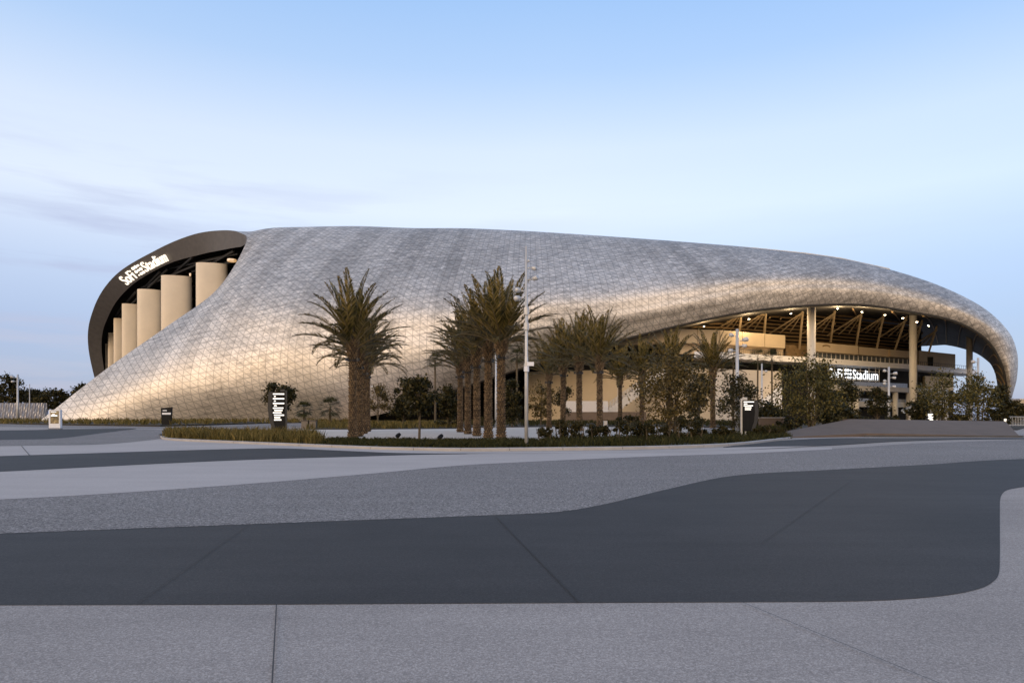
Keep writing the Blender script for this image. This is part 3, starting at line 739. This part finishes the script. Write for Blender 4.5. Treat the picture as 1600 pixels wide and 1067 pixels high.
def palm_parts(name_seed, trunk_h=6.9, boots=True):
    rg=np.random.default_rng(name_seed); rr=random.Random(name_seed)
    # trunk with spiral of leaf-base scars
    t=MB(); hs=np.linspace(0,trunk_h,16); r0=.27
    def rad(z):
        r=r0+.10*math.exp(-z/.35)-.03*z/trunk_h
        if z>trunk_h-1.5: r+=.12*min(1,(z-(trunk_h-1.5))/.25)*(1-.35*max(0,(z-(trunk_h-.5))/.5))
        return r
    t.path([(0,0,z) for z in hs],[rad(z)-.02 for z in hs],12)
    ncore=len(t.f)
    nrow=int(trunk_h/.165)
    for r_ in range(nrow):
        z=.05+r_*.165; big=z>trunk_h-1.45
        for k in range(11):
            a=2*math.pi*(k+.5*(r_%2))/11+r_*.03; rd=rad(z)
            hgt=(.14 if not big else .20)*(.85+.3*rr.random()); dep_=(.06 if not big else .12)*(.7+.6*rr.random()); wdt=2*math.pi*rd/11*.45
            a+=rr.uniform(-.03,.03); z+=rr.uniform(-.012,.012); ca,sa=math.cos(a),math.sin(a); tx=Vector((-sa,ca,0)); rdv=Vector((ca,sa,0))
            b=rdv*(rd-.03)+Vector((0,0,z))
            tip=rdv*(rd+dep_)+Vector((0,0,z+hgt))
            t.add([b-tx*wdt,b+tx*wdt,b+Vector((0,0,hgt*1.1))+tx*wdt*.5,b+Vector((0,0,hgt*1.1))-tx*wdt*.5,tip-tx*wdt*.45,tip+tx*wdt*.45],[(0,1,5,4),(1,2,5),(3,0,4),(2,3,4,5)])
    leaf=[]; ribs=MB(); N=38
    for k in range(N):
        u=(k+.5)/N; th=R(3+88*u**.85)+rg.normal(0,.07); ph=k*2.39996+rg.normal(0,.2)
        Lr=(4.6-.75*u)*(.86+.22*rg.random()); lv,pts=make_frond(Lr,th*.80,ph,R(20+52*u)*(.5+.9*rg.random()),rg)
        org=np.array([math.cos(ph)*.2*u**.3,math.sin(ph)*.2*u**.3,trunk_h-.1-.75*u])
        leaf+= [[q+org for q in lf] for lf in lv]
        ribs.path([tuple(p+org) for p in pts],[.045*(1-.85*i/12) for i in range(13)],4,False)
    me1=t.build('trunk',M['palm_bark']); me1.data.materials.append(M['palm_core'])
    for q in range(ncore): me1.data.polygons[q].material_index=1
    me3=ribs.build('frond_ribs',M['palm_rib']); me2=quads_mesh('crown',np.array(leaf),M['palm_leaf'])
    cl=MB(); zc=trunk_h-1.62
    cl.path([(.33*math.cos(a),.33*math.sin(a),zc) for a in [k*math.pi/8 for k in range(17)]],[.03]*17,5)
    for a in (.4,2.5,4.4): cl.box((.42*math.cos(a),.42*math.sin(a),zc+.08),(.16,.16,.2),a)
    me4=cl.build('uplight_collar',M['dark_steel'])
    return me1,me2,me3,me4
def make_palm(seed, label, loc, rz, h, group):
    root=thing('palm_tree',label,'palm tree',loc,rz,group)
    tr_,cr_,rb_,cl_=palm_parts(seed,h)
    for o in (tr_,cr_,cl_): o.parent=root
    rb_.parent=cr_
    return root
protos=[]
PG='date palms planted in rows'
palms=[ # px, distance, label, trunk scale
 (551,45.5,'front palm of the leftmost row, tall with a wide upright crown above the paving'),
 (783,43.8,'front palm of the row just left of the tall camera pole'),
 (937,65.0,'largest palm right of the tall camera pole, front of its row'),
 (561,52.5,'second palm of the leftmost row, half hidden by the trunk in front'),
 (568,60.5,'third palm of the leftmost row, trunk showing as a sliver'),
 (574,69,'hindmost palm of the leftmost row'),
 (763,48.0,'second palm from the front in the row just left of the camera pole'),
 (745,53.5,'third palm from the front in the row just left of the camera pole'),
 (731,59.5,'fourth palm from the front in the row just left of the camera pole'),
 (719,66.5,'last and smallest palm in the row just left of the camera pole'),
 (905,71,'palm just left of the largest palm right of the camera pole'),
 (880,78,'palm second to the left of the largest palm right of the camera pole'),
 (858,87,'palm nearest the right side of the camera pole, last of its row'),
 (1047,79,'bushy palm rising out of the rust coloured tree before the upper beige wall'),
 (1003,88,'palm in front of the white stair'),
 (969,101,'short slim palm between the largest palm and the white stair'),
 (1114,88,'lone narrow palm standing left of the pole in front of the beige terrace')]
rz_r=random.Random(3)
for i,(px,d,lab) in enumerate(palms):
    loc=(X(px,d),d,.05); s=1+rz_r.uniform(-.02,.02); s*={937:1.06,905:1.12,880:1.14,858:1.10,1047:1.05,1003:1.08,969:1.10,1114:1.17}.get(px,1)
    if i in (0,1,2,3,6):
        protos.append(make_palm(11+i,lab,loc,rz_r.random()*6.28,6.9,PG)); protos[-1].scale=(s,)*3
    else:
        dup(protos[i%5 if len(protos)==5 else i%len(protos)],loc,rz_r.random()*6.28,lab,s)

# fan palms far behind
def fan_palm_parts(seed,h,n=26,L=1.5):
    rg=np.random.default_rng(seed); t=MB(); t.path([(0,0,0),(.05,0,h*.5),(0,.05,h)],[.24,.19,.17],8)
    V=[]
    for k in range(n):
        ph=k*2.4; th=R(8+125*((k+.5)/n)**.9); d=np.array([math.sin(th)*math.cos(ph),math.sin(th)*math.sin(ph),math.cos(th)])
        o=np.array([0,0,h]); c=o+d*L*.55
        sd=np.array([-math.sin(ph),math.cos(ph),0]); upv=np.cross(d,sd)
        V.append([o+sd*.02,c+sd*.03,c-sd*.03,o-sd*.02])
        for q in range(11):
            a=(q-5)/5*1.15; dd=d*math.cos(a)+sd*math.sin(a)-np.array([0,0,.28]); e=c+dd*L*.6*(.9+.2*rg.random()); m_=c+dd*L*.3; wv=sd*math.cos(a)*.05-d*math.sin(a)*.05
            V.append([c,m_+wv,e,m_-wv])
    return t.build('trunk',M['bark']), quads_mesh('crown',np.array(V),M['fan_leaf'])
def fan_palm(px,d,ytop,label,L=1.6,seed=0,gname='fan palms in the background'):
    h=Z(ytop,d)-L*.8; root=thing('fan_palm',label,'palm tree',(X(px,d),d,0),seed*1.3,gname)
    for o in fan_palm_parts(seed,h,L=L): o.parent=root
    return root
fan_palm(680,128,552,'slender fan palm against the silver canopy left of the long palm row',1.7,1)
fan_palm(808,120,545,'small fan palm under the canopy edge just left of the camera pole',1.7,2)
fan_palm(1184,150,545,'left of the two fan palms in front of the white wall below the deck',2.6,3)
fan_palm(1206,152,547,'right of the two fan palms in front of the white wall below the deck',2.6,4)
fan_palm(1146,140,543,'fan palm partly behind the pole in front of the beige terrace',2.4,5)
fan_palm(475,98,627,'low young palm beside the left wayfinding pylon',1.5,6,'low young palms')
fan_palm(516,100,620,'low young palm left of the foremost palm trunk, larger of the two',2.0,7,'low young palms')

# ------------------------------------------------------------------ BROADLEAF TREES
def tree(px,d,ytop,ybot,wpx,label,mat='leaf_dark',n=5000,leaf=.16,seed=1,stems=1,name='tree',cat='tree',group='broadleaf trees',clumps=34,hole=.5,z0=0.0,lean=0):
    rg=np.random.default_rng(seed); rr=random.Random(seed)
    zt,zb=Z(ytop,d),max(.3,Z(ybot,d)); rx=wpx/2/F*d; rz_=(zt-zb)/2; cz=(zt+zb)/2
    root=thing(name,label,cat,(X(px,d),d,z0),0,group)
    # clump centres
    C=[]
    while len(C)<clumps:
        p=rg.uniform(-1,1,3); q=np.linalg.norm(p)
        if q>1 or (q<hole and rg.random()<.6): continue
        wz=1.0-.48*max(0,p[2])-.12*max(0,-p[2])
        C.append(np.array([p[0]*rx*.86*wz,p[1]*rx*.86*wz,cz+p[2]*rz_*.88]))
    C=np.array(C)
    tk=MB()
    for s in range(stems):
        a=2*math.pi*s/max(1,stems)+seed; bx,by=(0,0) if stems==1 else (math.cos(a)*.25,math.sin(a)*.25)
        top=Vector((bx*2.2+lean,by*2.2,zt-rz_*.35)); r0=max(.05,.017*(zt)) if stems==1 else max(.04,.011*zt)
        b0=Vector((bx,by,0)); mid=b0.lerp(top,.5)+Vector((rr.uniform(-.1,.1),rr.uniform(-.1,.1),0))*rx*.4
        tk.path([b0,b0.lerp(mid,.5),mid,top],[r0*1.2,r0,r0*.75,r0*.25],7)
        for c in C[s::stems]:
            hb=min(max(.35*zb+.3,c[2]-rx*.7),zt-rz_*.5); t=hb/max(.1,top.z); st=b0.lerp(mid,min(1,t*2)) if t<.5 else mid.lerp(top,(t-.5)*2)
            cv=Vector(c); k=st.lerp(cv,.5)+Vector((0,0,.1*rx)); rb=r0*.32
            tk.path([st,k,cv],[rb,rb*.6,rb*.2],5,False)
    tk.build('trunk',M['bark'],root)
    w=rg.random(clumps)*.8+.5; w/=w.sum(); ci=rg.choice(clumps,n,p=w); cs=(.13+.17*rg.random(clumps))*min(rx,rz_)*1.15
    dirs=rg.normal(0,1,(n,3)); pos=C[ci]+dirs*cs[ci][:,None]*np.array([1.15,1.15,.85])*.62
    pos[:,2]=np.maximum(pos[:,2],.15)
    a=rg.normal(0,1,(n,3)); a/=np.linalg.norm(a,axis=1)[:,None]; b=np.cross(a,rg.normal(0,1,(n,3))); b/=np.linalg.norm(b,axis=1)[:,None]
    sz=leaf*(.6+.8*rg.random(n))[:,None]
    V=np.stack([pos-a*sz*.6,pos+b*sz*.36,pos+a*sz*.6,pos-b*sz*.36],1)
    quads_mesh('crown',V,M[mat],root)
    return root
tree(437,108,594,640,58,'small dark tree directly behind the left wayfinding pylon','leaf_dark',2600,.34,21,1,clumps=22)
tree(655,40.5,583,648,62,'young tree with a thin bare trunk standing in the ground cover beside the kerb','leaf_dark',2600,.17,22,1,clumps=26)
tree(630,95,588,660,42,'dark dense tree behind the thin trunked young tree','leaf_dark',3600,.30,23)
tree(590,110,600,648,50,'wispy small tree just right of the foremost palm trunks','leaf_rust',1500,.26,24,clumps=18)
tree(700,100,598,660,34,'dark tree behind the long palm row, left side','leaf_dark',2800,.32,25)
tree(800,96,588,664,40,'dark round tree immediately left of the camera pole','leaf_dark',3600,.30,26)
tree(845,110,595,655,50,'thin leaved tree right of the camera pole behind the palms','leaf_rust',1900,.28,27,clumps=20)
tree(882,118,600,655,36,'small loose tree in front of the white louvred screen','leaf_dark',1500,.30,28,clumps=16)
tree(1050,50,538,688,128,'large rust tinged multi stemmed tree in front of the stair and terrace','leaf_rust',5600,.17,29,4,clumps=40,hole=.5)
tree(1092,95,558,655,44,'dark narrow tree between the rust tinged tree and the lone palm','leaf_dark',3600,.28,30)
tree(1152,62,574,672,84,'open sparse tree around the pole in front of the white wall','leaf_dark',3200,.18,31,2,clumps=30)
tree(1200,75,625,672,64,'low dark tree behind the right wayfinding pylon','leaf_dark',2600,.30,32,2)
tree(1268,66,550,664,116,'broad green multi stemmed tree rising behind the sloped concrete wall','leaf_green',6200,.20,33,4,clumps=36,hole=.6)
tree(1325,90,590,662,46,'dark green tree overlapping the lit lettering at its left end','leaf_dark',2200,.30,34,2)
tree(1371,120,604,655,36,'small dark tree under the lit lettering','leaf_dark',2600,.30,35)
tree(1472,84,575,660,84,'airy green tree left of the two in front of the far column','leaf_green',3600,.22,36,3,clumps=28)
tree(1530,86,576,664,66,'airy green tree right of the far column with a pole beside it','leaf_green',3600,.22,37,3,clumps=28)
tree(1562,92,598,664,40,'dark tree hugging the right foot of the canopy','leaf_dark',2400,.32,38)
tree(1588,150,628,660,40,'low dark tree at the right edge of the photo','leaf_dark',3000,.45,39)
tree(1440,88,620,664,52,'low dense tree beside the middle round column','leaf_dark',2200,.32,40,2)
tree(1305,78,628,668,62,'low dark tree at the foot of the broad green tree','leaf_dark',2200,.32,41,2)
tree(14,260,583,640,44,'tall dark tree at the left edge behind the rippled fence','leaf_dark',3400,.75,42,group='trees beyond the left fence')
tree(84,250,604,640,56,'low bushy tree behind the right end of the rippled fence','leaf_dark',3600,.7,43,group='trees beyond the left fence')
tree(130,330,596,645,36,'distant tree peeking over the sloping edge of the canopy','leaf_dark',2600,.9,44,group='trees beyond the left fence')
tree(50,280,606,640,40,'distant dark tree between the tall edge tree and the bushy one','leaf_dark',2600,.8,45,group='trees beyond the left fence')
# shrubs
def shrub(px,d,h,w,label,mat,seed,group,n=1500,leaf=.12):
    ytop=HY-(h-CAMH)*F/d; ybot=HY-(.12-CAMH)*F/d
    tree(px,d,ytop,ybot,w,label,mat,n,leaf,seed,3,'shrub','shrub',group,16,.1,.08)
ords=['first','second','third','fourth','fifth','sixth','seventh','eighth','ninth','tenth','eleventh','twelfth']
for k in range(11):
    px=855+k*23.2+((k*37)%7-3); d=38+(k*13%5)*.4+k*.25
    shrub(px,d,.98+.14*((k*7)%4),24+((k*5)%4)*2,'%s dark bush from the camera pole in the row along the kerb'%ords[k],'leaf_dark',60+k,'bushes in a row along the kerb',1500,.10)
for k,(px,d,h,w,lab) in enumerate([(1130,44,.8,38,'low spreading bush left of the right wayfinding pylon'),(1195,48,.75,44,'low bush right of the right wayfinding pylon beside the kerb'),(1218,50,.6,30,'small bush at the right tip of the kerbed bed'),
      (1240,70,1.5,60,'rounded bush at the left end of the sloped concrete wall'),(1345,84,1.7,60,'dark bush below the lit lettering behind the sloped wall'),(1400,86,1.6,50,'dark bush beside the sloping shelter roof'),(1500,84,1.7,70,'dark bush between the two airy green trees'),
      (1555,84,1.6,50,'dark bush behind the right end of the sloped concrete wall'),(700,88,1.3,50,'dark bush behind the feet of the long palm row'),(760,90,1.6,46,'dark bush seen between the trunks of the long palm row'),(985,90,1.8,56,'dark bush behind the slim palm near the stair'),(1080,82,1.9,60,'dark bush at the foot of the narrow dark tree')]):
    shrub(px,d,h,w,lab,'leaf_dark',90+k,'dark bushes around the beds',1700,.20)

# ------------------------------------------------------------------ SIGNS, POLES AND OTHER FURNITURE
def pylon(px,d,ytop,ybot,w_px,label,rows,flip=1,rz=0):
    """dark wayfinding pylon: steel post, body with curved side, lit lines of text"""
    root=thing('wayfinding_pylon',label,'sign',(X(px,d),d,0),rz,'wayfinding pylons')
    zt,zb=Z(ytop,d),Z(ybot,d); w_=w_px/F*d
    H=zt-zb
    m=MB(); prof=[(w_*.42,zb),(w_*.42,zt),(-w_*.50,zt),(-w_*.56,zb+H*.62),(-w_*.50,zb+H*.3),(-w_*.30,zb)]
    prof=[(x*flip,z) for x,z in prof]; n=len(prof)
    m.add([(x,-.16,z) for x,z in prof]+[(x,.16,z) for x,z in prof],[tuple(range(n)),tuple(range(2*n-1,n-1,-1))]+[(i,(i+1)%n,(i+1)%n+n,i+n) for i in range(n)])
    m.build('body',M['sign_black'],root)
    m=MB(); pr=prof[2:6]
    for (x0,z0),(x1,z1) in zip(pr[:-1],pr[1:]):
        o_=.03*flip; k=w_*.2*flip
        m.add([(x0-o_,-.18,z0),(x1-o_,-.18,z1),(x1+k,-.18,z1),(x0+k,-.18,z0),(x0-o_,.18,z0),(x1-o_,.18,z1),(x1+k,.18,z1),(x0+k,.18,z0)],[(0,1,2,3),(7,6,5,4),(0,4,5,1),(2,6,7,3),(0,3,7,4),(1,5,6,2)])
    m.build('side_panel',M['sign_side'],root)
    m=MB(); m.box((w_*.47*flip,0,(zt+.12)/2),(.12,.2,zt+.12)); m.box((w_*.25*flip,.05,zt+.1),(.35,.15,.2)); m.box((w_*.2*flip,0,zb*.6),(.1,.1,zb*1.2)); m.box((w_*.47*flip,0,.1),(.5,.45,.25))
    m.build('post',M['dark_steel' if flip>0 else 'steel'],root)
    z=zt-H*.06
    for ws in rows:
        m=MB(); x0=-w_*.28 if flip>0 else -w_*.36; tot=w_*.66
        x=x0
        for (a,b) in ws:
            k=x0+tot*a
            e=x0+tot*b
            while k<e-.01:      # small glyph-like blocks
                g=min(.075,e-k); m.box((k+g/2,-.175,z),(g*.86,.03,H*.034)); k+=g
        z-=H*.062
        m.build('text_line',M['lit'],root)
    return root
pylon(434.5,57.5,612,671,26,'dark wayfinding pylon with many lit lines, standing in the tall grass at left',
  [[(0,1)],[(.1,.25)],[(0,1)],[(.1,.25)],[(0,1)],[(.1,.35)],[(0,.92)],[(.12,.85)],[(0,.75)],[(.1,1)],[(.12,.65)],[(.1,.75)]],1,.12)
pylon(1170,50,625,673,24,'dark wayfinding pylon with few lit lines, standing by the kerb at right',
  [[(0,1)],[(.02,.35)],[(0,.9)],[(.12,.75)],[(.12,.7)]],-1,-.1)
# kiosk
d=85.5; k=thing('info_kiosk','white framed information kiosk with a bright screen at far left','kiosk',(X(86.5,d),d,0),.1)
w_=17/F*d; h_=Z(640.5,d)
m=MB(); m.box((0,0,h_/2+.06),(w_,.45,h_-.06)); m.build('housing',M['white_paint'],k,bevel=.04)
m=MB(); m.box((.02,-.24,h_*.62),(w_*.72,.04,h_*.66)); m.build('screen',M['screen'],k)
m=MB(); m.box((-.08,-.27,h_*.90),(w_*.45,.03,.06)); m.box((-.02,-.27,h_*.70),(w_*.55,.03,.12)); m.box((-.1,-.27,h_*.78),(w_*.25,.03,.06)); m.build('lit_text',M['lit_cool'],k)
m=MB(); m.box((0,0,.03),(w_*1.05,.6,.06)); m.build('base',M['dark_steel'],k)
# black tapered sign
d=108; k=thing('directory_sign','black tapered sign with a white band in front of the canopy foot','sign',(X(260.5,d),d,0),.08)
h_=Z(636,d); w0,w1=12.5/F*d,15.5/F*d
m=MB(); m.add([(-w0/2,-.3,0),(w0/2,-.3,0),(w0/2,.3,0),(-w0/2,.3,0),(-w1/2,-.35,h_-.15),(w1/2,-.35,h_),(w1/2,.35,h_),(-w1/2,.35,h_-.15)],[(0,3,2,1),(4,5,6,7),(0,1,5,4),(1,2,6,5),(2,3,7,6),(3,0,4,7)]); m.build('body',M['sign_black'],k)
m=MB(); m.box((.1,-.37,h_*.66),(w1*.84,.06,.30)); m.build('white_band',M['white_paint'],k)
m=MB()
for q in range(5): m.box((-.42+q*.13,-.37,h_*.82+.02*(q%2)),(.10,.05,.2))
m.build('lit_text',M['white_paint'],k)
# two bins
for px,lab in ((477,'left of two small square bins on the palm court paving'),(489.5,'right of two small square bins on the palm court paving')):
    d=84; k=thing('litter_bin',lab,'bin',(X(px,d),d,0),0,'litter bins')
    m=MB(); m.box((0,0,.5),(.82,.7,1.0),taper=.96); m.build('body',M['bin'],k,bevel=.02)
    m=MB(); m.box((0,0,1.06),(.9,.78,.1)); m.build('lid',M['dark_steel'],k,bevel=.02)
# camera / lamp poles
def pole(px,d,ytop,label,heads,r=.10,box=None,z0=0,cat='camera pole',rings=()):
    k=thing('camera_pole',label,cat,(X(px,d),d,z0),0,'slim steel poles')
    h=Z(ytop,d); m=MB(); m.path([(0,0,0),(0,0,h*.45),(0,0,h*.45+.05),(0,0,h)],[r*1.15,r*1.1,r*.95,r*.85],12); m.build('shaft',M['steel'],k,smooth=True)
    m=MB(); m.tube((0,0,0),(0,0,.08),r*2.2,n=12); m.build('base_plate',M['steel'],k)
    for (py,side,tilt,s) in heads:
        z=Z(py,d); m=MB(); m.tube((0,0,z),(side*.42*s,-.05,z),.035*s,n=6); a=Vector((side*.36*s,-.05,z+.02*s)); b=a+Vector((side*.34*s,-.22*s,tilt*.3*s))
        m.path([a,a.lerp(b,.25),b.lerp(a,.2),b],[.06*s,.15*s,.17*s,.12*s],10); m.build('spotlight',M['steel'],k,smooth=True)
    for py in rings:
        z=Z(py,d); m=MB(); m.tube((0,0,z-.18),(0,0,z+.18),r*1.6,n=14); m.build('collar',M['steel'],k)
    if box:
        z=Z(box,d); m=MB(); m.box((.2,-.1,z),(.34,.22,.2)); m.build('cabinet',M['white_paint'],k); 
        m=MB(); m.tube((0,-.14,z-.38),(0,-.14,z-.12),.13,n=10); m.build('camera_dome',M['white_paint'],k)
    return k
pole(822.5,34.2,385,'tall bright steel camera pole beside the kerb in the centre',[(419,1,-.4,.7),(437,1,.2,.8),(455,-1,.1,.8),(466,-1,-.3,.85),(409,.5,.2,.45)],.082,569,rings=(486,510,574))
pole(575.5,112,560,'thin pole behind the leftmost palm row',[(589,-1,-.2,1.3),(605,1,0,1.3)],.17)
pole(775,92,548,'thin white pole seen between trunks of the long palm row',[],.14)
pole(1152,64,514,'slim pole rising above the sparse tree before the beige terrace',[(525,-1,.2,1.1),(532,1,.2,1.3),(540.5,1,-.2,1.1),(548,-1,-.2,1.2)],.16)
pole(1190.5,120,568,'thin pole left of the ramp by the fan palms',[(580,1,-.2,1.2)],.15)
pole(1389,128,573,'pole with many spotlights in front of the lit lettering\'s right side',[(580,-1,.1,1.7),(584,1,.1,1.9),(590,1,-.3,1.6),(596,-1,.2,1.6),(599,-1,-.3,1.7),(604,1,-.2,1.6)],.2)
pole(1528.5,95,559,'pole beside the far column at right',[(566,-1,.1,1.5),(590,1,-.1,1.2)],.17)
pole(27.5,180,585,'pale pole with a box above the rippled fence at far left',[(590,-1,.4,2.2),(596,-1,-.2,2.0)],.26)
pole(46,230,600,'thin mast behind the rippled fence',[],.14)
pole(1475,84,640,'short bright post behind the sloped wall',[],.08)
pole(716,120,595,'short thin pole behind the last palm of the long row',[],.12)
# small spotlights in the bed
for px,py,lab in ((622,691,'small black ground spotlight left of the thin young tree'),(688,694,'small black ground spotlight right of the thin young tree')):
    g=G(px,py); k=thing('ground_spotlight',lab,'spotlight',(g.x,g.y,.1),0,'ground spotlights')
    m=MB(); m.tube((0,0,0),(0,0,.22),.03); m.build('stake',M['dark_steel'],k); m=MB(); m.path([(-.08,-.06,.24),(0,0,.32),(.1,.08,.42)],[.12,.13,.10],10); m.build('housing',M['sign_black'],k)
# utility box
d=72; k=thing('utility_box','small pale utility box at the foot of the largest palm','box',(X(946,d),d,0)); m=MB(); m.box((0,0,.55),(.38,.3,1.1)); m.build('cabinet',M['grey_slab'],k,bevel=.02); m=MB(); m.box((0,-.16,.6),(.3,.02,.9)); m.build('door',M['warm_white'],k)
# small lit sign on the sloped wall
d=75; k=thing('lit_sign','small glowing white sign above the sloped wall in front of the airy tree','sign',(X(1454,d),d,0))
m=MB(); m.box((0,.04,1.42),(.62,.08,.95)); m.build('panel',M['sign_black'],k); m=MB()
for q,(a,b) in enumerate(((-.28,.26),(-.28,.1),(-.2,.28),(-.28,.2),(-.1,.28))): m.box(((a+b)/2,-.02,1.8-q*.15),(b-a,.03,.11))
m.build('lit_text',M['lit'],k); m=MB(); m.tube((0,.04,0),(0,.04,.95),.05); m.build('post',M['dark_steel'],k)
# bollard light glow at right
d=88; k=thing('path_lamp','small glowing path lamp at the right foot of the canopy','lamp',(X(1571,d),d,0)); m=MB(); m.tube((0,0,0),(0,0,.9),.08); m.build('post',M['dark_steel'],k); m=MB(); m.tube((0,0,.9),(0,0,1.25),.14,n=10); m.build('lamp_head',M['lit_warm'],k)
# rippled fence at left
k=thing('rippled_fence','rippled pale metal fence below the dark trees at far left','fence',(X(0,200),200,0))
m=MB(); nF=150; f0=X(-120,205); f1=X(72,200)
vs_=[];
for i in range(nF+1):
    x=f0+(f1-f0)*i/nF; 
    for j in range(5):
        z=.4+5.6*j/4*.9; y=math.sin(i*1.3+j*.55)*.35; vs_.append((x-X(0,200),y,z))
m.add(vs_,[(5*i+j,5*i+5+j,5*i+6+j,5*i+1+j) for i in range(nF) for j in range(4)])
m.build('panel',M['fence'],k)
m=MB()
for i in range(0,nF+1,15):
    x=f0+(f1-f0)*i/nF-X(0,200); m.tube((x,.6,0),(x,.6,5.2),.1)
m.build('posts',M['dark_steel'],k)
# distant pale building at right edge
d=320; k=thing('distant_building','distant pale building at the right edge behind the low trees','building',(X(1600,d),d,0)); m=MB(); m.box((6,0,4.5),(26,14,9)); m.build('wall',M['beige'],k); m=MB(); m.box((6,0,9.3),(27,15,.6)); m.build('roof',M['warm_white'],k)
m=MB()
for q in range(4): m.box((-3+q*5,-7.02,5.5),(2.5,.1,1.6))
m.build('windows',M['glass'],k)
# dark hedge wall / low fence at right edge
d=105; k=thing('metal_fence','low dark metal railing at the right edge beneath the trees','fence',(X(1592,d),d,0)); m=MB()
for q in range(26): m.tube((q*.25-1.5,0,0),(q*.25-1.5,0,1.5),.03,n=5)
m.build('bars',M['steel'],k); m=MB(); m.tube((-1.6,0,1.5),(5,0,1.5),.04); m.tube((-1.6,0,.2),(5,0,.2),.04); m.build('rail',M['steel'],k)
# sloped concrete wall
k=thing('concrete_wall','long low concrete wall with sloping faces at right','wall',(X(1400,54),54,0))
o_=Vector(k.location)
def g2(px,py,z=0): return G(px,py,z)-o_
def p2(px,py,d): return P(px,py,d)-o_
m=MB()
A=g2(1196,684.5); B=p2(1329,654.5,62); C_=p2(1354,677.0,53); E=p2(1593,681,52); Dp=p2(1571,658,62)
C0=Vector((C_.x,C_.y,0)); E0=Vector((E.x,E.y,0)); bk=[Vector((B.x,B.y+5,0)),Vector((Dp.x+1,Dp.y+5,0))]
Bt=Vector((B.x,B.y+1.2,B.z)); Dt=Vector((Dp.x,Dp.y+1.2,Dp.z)); A2=Vector((A.x+1,A.y+4,0)); Er=Vector((E.x+1.2,E.y+9,0))
m.add([A,B,C_,E,Dp,C0,E0,Bt,Dt,bk[0],bk[1],A2,Er],[(0,2,1),(1,2,3,4),(0,5,2),(2,5,6,3),(1,4,8,7),(7,8,10,9),(0,1,7,9,11),(4,3,12,10,8),(3,6,12)])
m.build('sloped_face',M['concrete_wall'],k)
m=MB(); a=g2(1350,682.6); b=g2(1597,683.2); a1=Vector((C_.x-.1,C_.y-.05,0)); b1_=Vector((E.x+.3,E.y-.05,0))
m.prism([(a.x,a.y),(b.x,b.y),(b1_.x,b1_.y),(a1.x,a1.y)],0,.12); m.build('base_step',M['wall_step'],k)
m=MB()
for px0,px1 in ((1403,1430),(1464,1500),(1522,1558)):
    t0=(px0-1329)/(1571-1329); t1=(px1-1354)/(1593-1354); a=B.lerp(Dp,t0); b=C_.lerp(E,t1); nn=Vector((0,-.5,.35)).normalized()*.006
    a=a+nn; b=b+nn; q=Vector((.012,0,0)); m.add([a-q,b-q,b+q,a+q],[(0,1,2,3)])
m.build('joint_lines',M['joint'],k)
k2=thing('planter_wall','low grey wall in the planting behind the right wayfinding pylon','wall',(X(1205,72),72,0)); m=MB(); m.box((0,0,.7),(2.6,.4,1.4)); m.build('block',M['concrete_wall'],k2,bevel=.03); m=MB(); m.box((0,0,1.44),(2.7,.5,.08)); m.build('coping',M['kerb'],k2)
